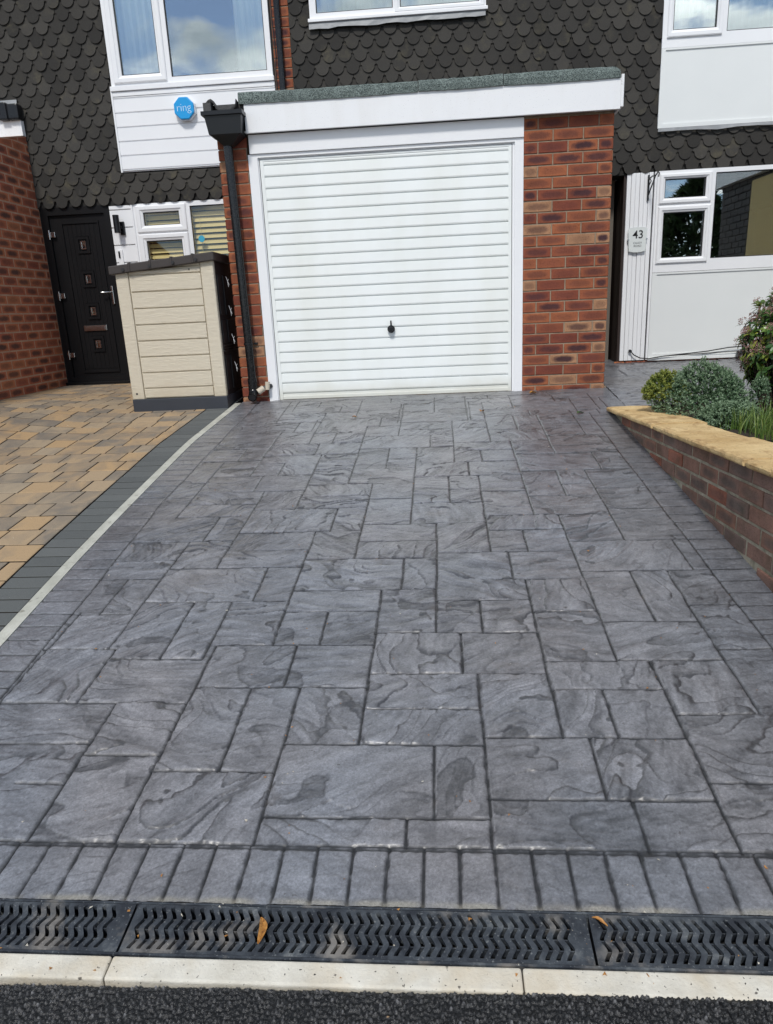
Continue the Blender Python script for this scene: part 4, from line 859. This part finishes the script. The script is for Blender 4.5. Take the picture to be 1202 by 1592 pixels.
# ------------------------------------------------------------------ garden wall
XW = .565; WY0, WY1 = -.80, -5.2; ZT0, TS = -.075, -.0475       # underside of the coping at yp=-.80, rise per metre towards the road
gw = empty('garden_wall', P3(.65, -2.5), 'low weathered brick garden wall with riven buff stone coping', 'garden wall')
mb = MB(); r = random.Random(14); bl = .2335
zt = lambda yp: -.068+(-1.0-yp)*.0476
for k in range(8):
    yp = -.93-(0 if k % 2 else bl/2); first = True
    while yp > WY1:
        y1_ = yp-bl+.013; g0 = zt(yp)-(k+1)*.0765+.010
        for sgn in (1,):
            a_, b_ = yp, y1_; z1a = zt(a_)-k*.0765-.002; z0a = z1a-.0635
            gzz = float(gz(.6, (a_+b_)/2))
            if z1a > gzz+.004:
                d = r.uniform(-.0045, .0045); c = (r.random(), r.uniform(.0, .8), r.random()); e = .004
                Q = lambda y, z, dd: toXY(XW-.0035-dd*.8, y)+(z,)
                z1b = zt(b_)-k*.0765-.002; z0b = z1b-.0635
                F = [Q(a_-e, z0a+e, d+.003), Q(b_+e, z0b+e, d+.003), Q(b_+e, z1b-e, d+.003), Q(a_-e, z1a-e, d+.003)]
                M = [Q(a_, z0a, d), Q(b_, z0b, d), Q(b_, z1b, d), Q(a_, z1a, d)]; B = [Q(a_, z0a, -.01), Q(b_, z0b, -.01), Q(b_, z1b, -.01), Q(a_, z1a, -.01)]
                UV = [(-1, -1), (1, -1), (1, 1), (-1, 1)]; mb.poly(F, 0, UV, c)
                for i in range(4):
                    j = (i+1) % 4; mb.poly([M[i], M[j], F[j], F[i]], 0, [UV[i], UV[j], UV[j], UV[i]], c); mb.poly([B[i], B[j], M[j], M[i]], 0, [UV[i], UV[j], UV[j], UV[i]], c)
        yp -= bl
def wq(x, y, z): return toXY(x, y)+(z,)
V = []
for y in (-.86, WY1):
    V += [wq(XW-.001, y, -.9), wq(XW+.21, y, -.9), wq(XW+.21, y, zt(y)), wq(XW-.001, y, zt(y))]
mb.mesh(V, [(0, 1, 2, 3), (4, 7, 6, 5), (0, 3, 7, 4), (1, 5, 6, 2), (3, 2, 6, 7)], 1)
mb.build('brickwork', [BRICKG, MORTARG], gw)
js = [-.745, -1.165, -1.868, -2.543, -3.143, -3.75, -4.4, -5.1]
for q, (a, b) in enumerate(zip(js[:-1], js[1:])):
    mb = MB(); r = random.Random(40+q); n = 16; jog = (.0, -.004, .008, -.006, .006, -.004, .003)[q]; dz = (.0, .004, -.003, .005, .0, .004, 0)[q]; rings = []
    for k in range(n+1):
        t = k/n; y = a-.0025+(b-a+.005)*t; xf = XW-.042+jog+r.uniform(-.0022, .0022)+.002*math.sin(k*.5+q); xk = XW+.262+r.uniform(-.002, .002)+.01*math.sin(q*2)
        if q == 0: xf += .065*(1-t)**1.5*0+.0; 
        zb = zt(y)+dz; zz = zb+.030+r.uniform(-.0015, .0015)
        rings.append([wq(xf+.006, y, zb), wq(xf, y, zb+.008), wq(xf+r.uniform(-.002, .002), y, zb+.020), wq(xf+.006, y, zz-.002), wq(xf+.03, y, zz+r.uniform(-.001, .002)), wq((xf+xk)/2, y, zz+.002+r.uniform(-.002, .002)), wq(xk-.02, y, zz), wq(xk, y, zz-.006), wq(xk, y, zb)])
    for A, B in zip(rings[:-1], rings[1:]):
        for i in range(9): j = (i+1) % 9; mb.poly([A[i], A[j], B[j], B[i]][::-1], smooth=False)
    mb.poly(rings[0][::-1]); mb.poly(rings[-1]); mb.build('coping_stone', STONE, gw)
# bed behind the wall
mb = MB(); xs3 = np.linspace(.76, 3.4, 34); ys3 = np.linspace(-5.1, -.74, 50); r = random.Random(3)
zz = {}
for i, x in enumerate(xs3):
    for j, y in enumerate(ys3): zz[i, j] = wq(x, y, float(zt(y))-.035+r.uniform(-.012, .012)-(0.03 if j == 49 else 0))
for i in range(33):
    for j in range(49): mb.poly([zz[i, j], zz[i+1, j], zz[i+1, j+1], zz[i, j+1]], smooth=True)
mb.box(.77, 3.4, -.765, -.72, -.4, -.055); tag(mb.build('flower_bed', SOIL), 'dark soil of the raised flower bed', kind='structure')
# ------------------------------------------------------------------ plants
def sprigs(mb, rng, centre, rad, nclump, per, size, light=.35, up=.3, lump=.18, flat=1.0):
    """needle foliage: clumps over a lumpy ellipsoid, each clump a spray of small blades"""
    C0 = Vector(centre); lumps = [(Vector((rng.gauss(0, 1), rng.gauss(0, 1), rng.gauss(0, .8))).normalized(), rng.uniform(.25, .5), rng.uniform(-lump, lump)) for _ in range(26)]
    for _ in range(nclump):
        d = Vector((rng.gauss(0, 1), rng.gauss(0, 1), rng.gauss(0, 1)))
        if d.length < .01: continue
        d.normalize()
        if d.z < -.35: continue
        s = 1+sum(a*math.exp(-((d-l).length/w_)**2) for l, w_, a in lumps); s *= rng.uniform(.80, 1.03)**.6
        if rng.random() < .3: s *= rng.uniform(.5, .95)
        p = C0+Vector((d.x*rad[0], d.y*rad[1], d.z*rad[2]*flat))*s
        ax = (d+Vector((rng.gauss(0, .5), rng.gauss(0, .5), up+rng.gauss(0, .4)))).normalized(); tone = rng.random()
        for k in range(per):
            t = k/per; q = p+ax*size*t*1.6
            sd_ = (ax*rng.uniform(.3, 1)+Vector((rng.gauss(0, 1), rng.gauss(0, 1), rng.gauss(0, 1)))*.75).normalized(); ln = size*rng.uniform(.5, 1.0)*(1-.4*t); wv = sd_.cross(Vector((rng.gauss(0, 1), rng.gauss(0, 1), rng.gauss(0, 1)))).normalized()*size*.23
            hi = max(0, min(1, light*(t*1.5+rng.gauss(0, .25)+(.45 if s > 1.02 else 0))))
            mb.poly([q-wv, q+wv, q+sd_*ln+wv*.25, q+sd_*ln-wv*.25], 0, c=(tone, hi, 0))
def shrub(name, base, label, centre, rad, n, per, size, mt, light, cat='shrub', seed=1, **kw):
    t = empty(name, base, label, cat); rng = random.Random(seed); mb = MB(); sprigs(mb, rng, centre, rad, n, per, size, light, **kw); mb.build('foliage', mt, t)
    mb = MB(); b = Vector(base); c = Vector(centre)
    for k in range(9):
        a = rng.uniform(0, 6.28); e = c+Vector((math.cos(a)*rad[0]*.7, math.sin(a)*rad[1]*.7, rng.uniform(-.2, .5)*rad[2])); m_ = (b+e)/2+Vector((rng.gauss(0, .02), rng.gauss(0, .02), .02))
        mb.tube([b+Vector((rng.gauss(0, .01), rng.gauss(0, .01), 0)), m_, e], [.007, .005, .002], 6)
    mb.build('stems', BARK, t); return t
def onray(px, py, Yp):
    """world point at depth Y for a sighting in the photograph (used to place the plants)"""
    d = rt*((px-601)/1100)+up*((796-py)/1100)+fw; return CAM+d*((Yp-CAM.y)/d.y)
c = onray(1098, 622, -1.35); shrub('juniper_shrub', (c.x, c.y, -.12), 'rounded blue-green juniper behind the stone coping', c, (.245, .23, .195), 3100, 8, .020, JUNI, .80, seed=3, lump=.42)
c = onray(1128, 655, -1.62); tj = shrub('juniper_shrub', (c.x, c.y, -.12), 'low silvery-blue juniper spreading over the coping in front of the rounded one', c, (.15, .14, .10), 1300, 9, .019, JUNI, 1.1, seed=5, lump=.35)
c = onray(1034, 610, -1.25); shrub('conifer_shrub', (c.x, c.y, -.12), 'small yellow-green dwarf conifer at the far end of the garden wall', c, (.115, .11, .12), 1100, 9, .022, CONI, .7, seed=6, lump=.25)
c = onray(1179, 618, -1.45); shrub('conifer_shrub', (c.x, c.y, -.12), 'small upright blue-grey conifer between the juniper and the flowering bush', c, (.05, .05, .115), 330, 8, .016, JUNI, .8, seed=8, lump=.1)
def grassc(base, n, h, spread, label, seed, name='ornamental_grass', lean=.25):
    t = MB(); rng = random.Random(seed); b = Vector(base)
    for _ in range(n):
        a = rng.uniform(0, 6.28); q = b+Vector((rng.gauss(0, spread*.35), rng.gauss(0, spread*.35), 0)); l = rng.gauss(lean, .18); d = Vector((math.cos(a)*l, math.sin(a)*l, 1)); hh = h*rng.uniform(.55, 1.1); wd = rng.uniform(.0016, .0034)
        sd_ = Vector((-math.sin(a+rng.uniform(-1, 1)), math.cos(a), 0)).normalized()*wd; P = []; col_ = (rng.random(), max(0, rng.gauss(.05, .3)), 0)
        for k in range(6):
            s = k/5; P.append(q+Vector((d.x*s*s*hh*1.3, d.y*s*s*hh*1.3, hh*(s-.28*l*s*s))))
        for k in range(5):
            w0 = 1-(k/5)**2; w1_ = 1-((k+1)/5)**2; t.poly([P[k]-sd_*w0, P[k]+sd_*w0, P[k+1]+sd_*w1_, P[k+1]-sd_*w1_], 0, c=col_, smooth=True)
    return tag(t.build(name, GRASS), label, 'grass clump')
c = onray(1152, 700, -1.75); grassc((c.x, c.y, -.06), 170, .13, .17, 'yellow-green grassy clump beside the spreading juniper', 2)
c = onray(1190, 715, -2.0); grassc((c.x, c.y, -.05), 190, .19, .20, 'bright green grass clump just behind the coping at the right edge', 4, lean=.4)
c = onray(1215, 715, -2.35); grassc((c.x, c.y, -.03), 120, .20, .16, 'green grass clump cut off by the right edge of the photo', 6)
# flowering bush
c = onray(1214, 535, -1.2); sk = empty('skimmia_bush', (c.x, c.y, -.1), 'glossy-leaved evergreen bush with pinkish-brown bud clusters at the right edge', 'bush'); rng = random.Random(21)
lm = MB(); fm = MB(); sm_ = MB(); base = Vector((c.x+.02, c.y, -.1)); rx, ry, rz = .27, .27, .33; cc = Vector((c.x+.04, c.y, c.z))
def leafq(mb, p, d, n_, ln, wd, cl):
    s = d.cross(n_).normalized(); tip = p+d*ln-n_*ln*.12; m1 = p+d*ln*.35+n_*ln*.04; m2 = p+d*ln*.7
    L1, L2 = m1+s*wd*.5+n_*wd*.12, m2+s*wd*.42+n_*wd*.1; R1, R2 = m1-s*wd*.5+n_*wd*.12, m2-s*wd*.42+n_*wd*.1
    mb.poly([p, m1, L1], 0, c=cl, smooth=True); mb.poly([p, R1, m1], 0, c=cl, smooth=True); mb.poly([m1, m2, L2, L1], 0, c=cl, smooth=True); mb.poly([m1, R1, R2, m2], 0, c=cl, smooth=True)
    mb.poly([m2, tip, L2], 0, c=cl, smooth=True); mb.poly([m2, R2, tip], 0, c=cl, smooth=True)
for k in range(330):
    d = Vector((rng.gauss(0, 1), rng.gauss(0, 1), rng.gauss(0, 1))).normalized()
    if d.z < -.75: continue
    s = rng.uniform(.80, 1.06) if rng.random() < .72 else rng.uniform(.4, .85)
    e = cc+Vector((d.x*rx, d.y*ry, d.z*rz))*s
    ax = (d+Vector((0, 0, .55))).normalized(); mid = base.lerp(e, .5)+Vector((0, 0, -.03)); sm_.tube([base, mid, e], [.006, .004, .0022], 5, cap=False)
    nl = rng.randint(8, 13); young = rng.random() < .35
    for j in range(nl):
        a = j*2.4+rng.uniform(-.3, .3); t1 = ax.cross(Vector((.3, .7, .2))).normalized(); t2 = ax.cross(t1); rad_ = t1*math.cos(a)+t2*math.sin(a); el = rng.uniform(-.2, .75)
        dd = (rad_+ax*el).normalized(); pp = e-ax*rng.uniform(0, .05); leafq(lm, pp, dd, (ax-dd*ax.dot(dd)).normalized(), rng.uniform(.045, .075), rng.uniform(.017, .026), (rng.random(), (rng.uniform(.3, 1) if young and el > .2 else max(0, rng.gauss(0, .12))), 0))
    if rng.random() < .72 and d.z > -.5 and s > .75:
        top = e+ax*.014; R_ = rng.uniform(.024, .038)
        for j in range(46):
            v = Vector((rng.gauss(0, 1), rng.gauss(0, 1), rng.gauss(0, 1))).normalized(); v = (v+ax*.35).normalized(); p = top+v*R_*rng.uniform(.55, 1.0); b_ = rng.uniform(.0026, .0042)
            V = [p+Vector(q)*b_ for q in ((1, 0, 0), (-1, 0, 0), (0, 1, 0), (0, -1, 0), (0, 0, 1), (0, 0, -1))]
            fm.mesh(V, [(0, 2, 4), (2, 1, 4), (1, 3, 4), (3, 0, 4), (2, 0, 5), (1, 2, 5), (3, 1, 5), (0, 3, 5)], 0, (rng.random(), max(0, rng.gauss(.1, .3)), 0), True)
lm.build('leaves', SKIM, sk); fm.build('bud_clusters', FLOW, sk); sm_.build('stems', BARK, sk)
# ------------------------------------------------------------------ storage box
X0, X1, Y0, Y1 = -3.222, -2.428, -.205, .50
sb = empty('storage_box', (-2.82, .15, -.02), 'cream wood-effect garden storage box with dark lid beside the narrow brick pier', 'storage box')
mb = MB(); mb.box(X0-.002, X1+.004, Y0-.004, Y1, -.045, .078, ch=.006); mb.build('base', GREYP, sb)
mb = MB(); zl = lambda x: 1.075+(x-X0)*.083
mb.prism([(X0+.10, .08), (X1-.10, .08), (X1-.10, zl(X1)), (X0+.10, zl(X0))], 'y', Y0+.02, Y0+.05)
for k in range(9):
    a = .085+(k-0)*.1265-.045 if k else .085; b = .085+(k+1)*.1265-.045; b2 = min(b-.007, zl(X0+.1)-.002)
    if b2-a < .02: continue
    mb.box(X0+.108, X1-.108, Y0+.006, Y0+.03, a+.003, b2, ch=.004)
mb.prism([(X0+.108, 1.102), (X1-.108, 1.102), (X1-.108, zl(X1-.1)), (X0+.108, zl(X0+.1))], 'y', Y0+.006, Y0+.03)
mb.build('side_panel', CREAMW, sb)
for a, b, f in ((X0, X0+.102, -1), (X1-.102, X1, 1)):
    mb = MB(); mb.prism([(a, .076), (b, .076), (b, zl(b)), (a, zl(a))], 'y', Y0, Y0+.05); c_ = mb.build('corner_post', CREAMW, sb)
    bv = c_.modifiers.new('b', 'BEVEL'); bv.width = .008; bv.segments = 3
mb = MB(); mb.box(X0+.035, X0+.05, Y0-.001, Y0+.01, .115, .13); mb.build('clip_hole', BLKP, sb)
mb = MB(); mb.box(X1-.20, X1-.19, Y0-.0005, Y0+.01, 1.072, 1.08); mb.build('clip_hole', BLKP, sb)
mb = MB(); mb.box(X1-.02, X1-.003, Y0+.05, Y1-.02, .07, 1.13)
for (ya_, yb_, za, zb_) in ((Y0+.08, Y0+.2, .72, 1.03), (Y0+.24, Y0+.45, .72, 1.03), (Y0+.08, Y0+.2, .50, .68), (Y0+.24, Y0+.45, .50, .68), (Y0+.08, Y0+.2, .12, .40), (Y0+.24, Y0+.45, .12, .40)):
    mb.box(X1-.01, X1+.004, ya_, yb_, za, zb_, ch=.004)
for z in (.43, .45, .47): mb.box(X1-.01, X1+.010, Y0+.05, Y1-.03, z, z+.012, ch=.003)
mb.box(X0, X1-.02, Y1-.03, Y1, .07, 1.12); mb.box(X0, X0+.02, Y0+.05, Y1-.03, .07, 1.06); mb.build('door_panel', BLKP, sb)
mb = MB(); rg = random.Random(3)
for k in range(5):
    a = X0-.035+k*.171; b = a+.167
    q = [(a, zl(a)-.012), (b, zl(b)-.012), (b, zl(b)+.052), (a, zl(a)+.052)]; mb.prism(q, 'y', Y0-.034, Y1+.02)
    if k: mb.prism([(a-.010, zl(a)-.012), (a+.008, zl(a)-.012), (a+.008, zl(a)+.060), (a-.010, zl(a)+.060)], 'y', Y0-.040, Y1+.02)
ld = mb.build('lid', BROWNP, sb); bv = ld.modifiers.new('b', 'BEVEL'); bv.width = .007; bv.segments = 3
mb = MB()
for x in (X0+.085, X0+.30, X0+.49, X1-.12): mb = MB(); mb.tube([(x, Y0-.036, zl(x)+.012), (x, Y0-.0435, zl(x)+.012)], .0125, 12); mb.build('lid_plug', RUBBER, ld)
rg = random.Random(9)
for k in range(4):
    z = .98-k*.225; mb = MB(); y = -.02; x = -2.372
    mb.tube([(x-.012, y, z+.035), (x-.002, y, z), (x+.008, y, z-.03)], .0016, 6); mb.tube([(x+.008, y, z+.015), (x-.002, y, z), (x+.002, y, z-.045)], .0016, 6)
    mb.build('cable_tie', WHITE, sb)
# ------------------------------------------------------------------ small fittings
def text(parent, s, x, z, y, size, mt, name='lettering', ax='CENTER', bold=0.0, sx=1.0):
    cu = bpy.data.curves.new(name, 'FONT'); cu.body = s; cu.size = size; cu.align_x = ax; cu.align_y = 'CENTER'; cu.extrude = .0012; cu.offset = bold
    t = bpy.data.objects.new(name, cu); col.objects.link(t); bpy.context.view_layer.update()
    me = bpy.data.meshes.new_from_object(t.evaluated_get(bpy.context.evaluated_depsgraph_get())); bpy.data.objects.remove(t)
    me.transform(Matrix.Translation((x, y, z)) @ Matrix.Rotation(math.pi/2, 4, 'X') @ Matrix.Diagonal((sx, 1, 1, 1))); me.transform(Matrix.Translation(-wloc(parent)))
    me.materials.clear(); me.materials.append(mt); o = bpy.data.objects.new(name, me); col.objects.link(o); o.parent = parent; return o
cx, cz = -2.998, 2.608
al = empty('alarm_box', (cx, YH-.03, cz), 'bright blue octagonal burglar alarm box reading ring on the white boarding', 'alarm box')
oc = lambda r_: [(cx+r_*math.cos(R(22.5+45*k)), cz+r_*math.sin(R(22.5+45*k))) for k in range(8)]
mb = MB(); mb.prism(oc(.108), 'y', YH-.075, YH-.03); o = mb.build('back_plate', WHITE, al)
mb = MB(); mb.prism(oc(.102), 'y', YH-.098, YH-.077); o = mb.build('cover', BLUE, al); bv = o.modifiers.new('b', 'BEVEL'); bv.width = .008; bv.segments = 3
text(al, 'ring', cx, cz+.002, YH-.0985, .098, mat('alarm_print', (.62, .80, .92), .4), bold=-.0015, sx=.95)
lp_ = empty('wall_lamp', (-3.79, YH-.02, 1.6), 'black cylinder wall lamp on white boarding beside the black door', 'wall lamp')
mb = MB(); mb.box(-3.80, -3.755, YH-.03, YH-.006, 1.535, 1.66, ch=.004); mb.box(-3.795, -3.775, YH-.07, YH-.03, 1.59, 1.62); mb.build('bracket', BLACK, lp_)
mb = MB(); mb.tube([(-3.805, YH-.085, 1.55), (-3.805, YH-.085, 1.715)], .030, 20); mb.build('lamp_body', BLACK, lp_)
mb = MB(); mb.box(-3.862, -3.812, YH-.022, YH-.004, 1.24, 1.40, 1, ch=.004); mb.box(-3.853, -3.837, YH-.030, YH-.02, 1.32, 1.385, 0, ch=.003); tag(mb.build('doorbell', [BLACK, WHITE]), 'small black doorbell push on a white plate below the cylinder lamp', 'doorbell')
sg = empty('house_sign', (1.262, YH-.04, 1.232), 'clear house number sign reading 43 on ribbed white boarding', 'house sign')
ACR = mat('clear_acrylic', (.70, .74, .73), .25)
mb = MB(); x0_, x1_, z0_, z1_ = 1.172, 1.352, 1.118, 1.345; P = []
P += [(x0_+.012, z0_+.012), (x0_+.05, z0_+.003), (1.262, z0_), (x1_-.05, z0_+.003), (x1_-.012, z0_+.012), (x1_, z1_-.02), (x1_-.01, z1_-.006), (x1_-.05, z1_), (x0_+.05, z1_), (x0_+.01, z1_-.006), (x0_, z1_-.02)]
mb.prism(P, 'y', YH-.050, YH-.045); mb.build('plate', ACR, sg)
for x in (x0_+.004, x1_-.004): mb = MB(); mb.tube([(x, YH-.056, 1.237), (x, YH-.03, 1.237)], .008, 12); mb.build('fixing', CHROME, sg)
INK = mat('black_print', (.006, .006, .006), .5)
text(sg, '43', 1.266, 1.276, YH-.0505, .103, INK, 'number', bold=.0008); text(sg, 'CALDY', 1.264, 1.203, YH-.0505, .026, INK, bold=-.0003); text(sg, 'ROAD', 1.264, 1.176, YH-.0505, .026, INK, bold=-.0003)
mb = MB(); mb.box(1.336, 1.352, YH-.038, YH-.028, 1.575, 1.80); mb.tube([(1.344, YH-.035, 1.615), (1.350, YH-.10, 1.68), (1.356, YH-.2, 1.765), (1.36, YH-.26, 1.79), (1.362, YH-.29, 1.775), (1.362, YH-.275, 1.745)], .006, 8)
mb.tube([(1.344, YH-.035, 1.76), (1.350, YH-.12, 1.775), (1.356, YH-.2, 1.77)], .006, 8); mb.tube([(1.344, YH-.035, 1.70), (1.352, YH-.09, 1.74), (1.348, YH-.05, 1.765)], .005, 8)
tag(mb.build('basket_bracket', BLACK), 'black wrought iron hanging basket bracket at the top of the ribbed boarding', 'bracket')
mb = MB(); mb.tube([(1.245, YH-.03, .190), (1.245, YH-.05, .188)], .014, 12)
pt_ = [(1.25, YH-.05, .186), (1.28, YH-.055, .150), (1.34, YH-.06, .118), (1.42, YH-.062, .108), (1.55, YH-.06, .125), (1.75, YH-.058, .140), (2.0, YH-.055, .158), (2.2, YH-.05, .185), (2.45, YH-.05, .195)]
mb.tube(pt_, .0055, 8); mb.tube([(1.6, YH-.05, .128), (1.9, YH-.05, .135), (2.4, YH-.05, .150)], .004, 6); tag(mb.build('cable', RUBBER), 'thin black cable sagging along the foot of the white panel', 'cable')
mb = MB(); mb.box(2.27, 2.36, YH-.14, YH-.05, .06, .15, 0, ch=.02); mb.box(2.275, 2.32, YH-.16, YH-.13, .065, .115, 1, ch=.01); tag(mb.build('drain_hopper', [BLACK, LEAD]), 'small black gully fitting by the house wall behind the flowering bush', 'drain fitting')
ov = empty('overflow_pipe', (-2.15, -.03, .10), 'short cream waste pipe elbow between the narrow brick pier and the door frame', 'pipe')
mb = MB(); mb.tube([(-2.10, .0, .125), (-2.115, -.03, .125), (-2.15, -.06, .115), (-2.17, -.075, .10)], .019, 14); mb.build('elbow', GRATE, ov)
mb = MB(); mb.tube([(-2.150, -.06, .115), (-2.195, -.085, .085)], .026, 16); mb.tube([(-2.115, -.05, .165), (-2.12, -.055, .10)], .02, 12); mb.build('collar', CREAM, ov)
# ------------------------------------------------------------------ curtains and blinds
def curtain(x0, x1, z0, z1, y, label, seed, amp=.022, wl=.07):
    mb = MB(); r = random.Random(seed); n = int((x1-x0)/.006); ph = r.uniform(0, 6); P = []
    for k in range(n+1):
        x = x0+(x1-x0)*k/n; P.append((x, y+amp*math.sin(x/wl*6.28+ph+math.sin(x*9)*1.2)+.008*math.sin(x*190)))
    for a, b in zip(P[:-1], P[1:]): mb.poly([(a[0], a[1], z0), (b[0], b[1], z0), (b[0], b[1], z1), (a[0], a[1], z1)], smooth=True)
    sdm = mb.build('curtain', VOILE); s_ = sdm.modifiers.new('s', 'SOLIDIFY'); s_.thickness = .002
    return tag(sdm, label, 'curtain', 'voile curtains')
curtain(-3.60, -3.12, 2.88, 4.0, YH+.10, 'pale voile curtain filling the narrow left light of the upper left window', 1)
curtain(-2.50, -2.16, 2.88, 4.0, YH+.12, 'pale voile curtain drawn back at the right side of the upper left window', 2)
curtain(-1.74, -.98, 3.28, 4.0, YH+.10, 'pale curtain in the left light of the small window above the garage', 5)
curtain(-.95, -.20, 3.28, 4.0, YH+.10, 'pale curtain in the right light of the small window above the garage', 6)
curtain(1.46, 3.1, 2.93, 4.0, YH+.25, 'pale curtain behind the upper window of the right-hand house', 7)
def blind(x0, x1, z0, z1, y, label):
    mb = MB(); z = z1
    while z > z0:
        mb.mesh([(x0, y-.012, z-.042), (x1, y-.012, z-.042), (x1, y+.012, z), (x0, y+.012, z), (x0, y-.010, z-.042), (x1, y-.010, z-.042), (x1, y+.014, z), (x0, y+.014, z)], [(0, 1, 2, 3), (7, 6, 5, 4), (0, 4, 5, 1), (3, 2, 6, 7)]); z -= .052
    for x in (x0+.08, x1-.08): mb.box(x-.001, x+.001, y-.016, y-.014, z0, z1)
    return tag(mb.build('window_blind', BLIND), label, 'blind', 'tan slatted blinds')
blind(-3.60, -3.13, 1.03, 1.76, YH+.07, 'tan slatted blind behind the two small panes beside the black door')
blind(-3.09, -2.17, 1.03, 1.775, YH+.07, 'tan slatted blind behind the large pane left of the garage')
mb = MB(); mb.tube([(-2.995, YH+.0015, 1.463), (-2.995, YH+.0045, 1.463)], .032, 20); tag(mb.build('window_sticker', mat('sticker_blue', (.05, .38, .55), .4)), 'small round pale blue sticker on the window left of the garage', 'sticker')
# ------------------------------------------------------------------ across the road and beyond the right edge (seen in the window reflections)
def tree(pos, h, w_, seed, label, dens=2600):
    t = empty('conifer_tree', pos, label, 'tree', 'conifers across the road'); rng = random.Random(seed); mb = MB(); P = Vector(pos)
    mb.tube([P, P+Vector((0, 0, h*.5)), P+Vector((0, 0, h*.95))], [.16, .1, .02], 8); mb.build('trunk', BARK, t); mb = MB()
    for _ in range(dens):
        s = rng.random()**.8; r_ = w_*(1-s)**.7*rng.uniform(.5, 1.05); a = rng.uniform(0, 6.28); p = P+Vector((math.cos(a)*r_, math.sin(a)*r_, h*(.08+.92*s)))
        for k in range(5):
            d = Vector((math.cos(a)+rng.gauss(0, .6), math.sin(a)+rng.gauss(0, .6), rng.gauss(.2, .6))).normalized()*rng.uniform(.12, .32); n_ = d.cross(Vector((rng.gauss(0, 1), rng.gauss(0, 1), rng.gauss(0, 1)))).normalized()*.05
            mb.poly([p-n_, p+n_, p+d], c=(rng.random(), rng.random()**3, 0))
    mb.build('crown', HEDGE, t)
tree((7.6, -15.5, -.6), 4.7, 2.3, 1, 'dark conifer across the road behind the camera, right of the drive'); tree((10.5, -17, -.6), 6.0, 1.9, 2, 'taller dark conifer across the road behind the camera')
gn = empty('neighbour_garage', (3.4, -1, 0), 'neighbouring garage beyond the right edge, seen only as a reflection in the lower right window', 'garage')
mb = MB(); bricks(mb, (3.42, 1.40, -.2), (0, -1, 0), (-1, 0, 0), 3.6, 2.3, 71); mb.box(3.43, 6.2, -2.2, 1.40, -.3, 2.1, 1); mb.build('brick_wall', [WOODD, WOODD], gn)
mb = MB(); mb.box(3.385, 3.42, -1.2, .25, 1.0, 2.05, ch=.004); mb.build('boarding', BLIND, gn)
mb = MB(); mb.box(3.33, 6.3, -2.3, 1.40, 2.10, 2.32, ch=.004); mb.build('fascia', FASCIA, gn)

# small litter: grit, seed cases and leaf crumbs lying about
gm = [MB(), MB()]; rg = random.Random(77)
for _ in range(420):
    if rg.random() < .55: xp = rg.uniform(-2.25, .5); yp = -4.7+4.6*rg.random()**1.3
    elif rg.random() < .6: xp = rg.uniform(-5, -2.5); yp = rg.uniform(-3, 1.3)
    else: xp = rg.uniform(-2.2, .55); yp = rg.uniform(-4.93, -4.75)
    X_, Y_ = toXY(xp, yp); c = Vector((X_, Y_, float(gz(X_, Y_))+.002)); s = rg.uniform(.0012, .0036)
    V = [c+Vector((rg.uniform(-1, 1)*s*1.6, rg.uniform(-1, 1)*s*1.6, rg.uniform(-.3, 1)*s)) for k in range(5)]
    gm[rg.random() < .4].mesh(V, [(0, 1, 2), (0, 2, 3), (0, 3, 4), (0, 4, 1), (1, 2, 3), (1, 3, 4)])
tag(gm[0].build('grit', LEAFD), 'tiny brown leaf crumbs scattered over the drives', kind='stuff'); tag(gm[1].build('grit', KERB), 'tiny pale grit scattered over the drives', kind='stuff')
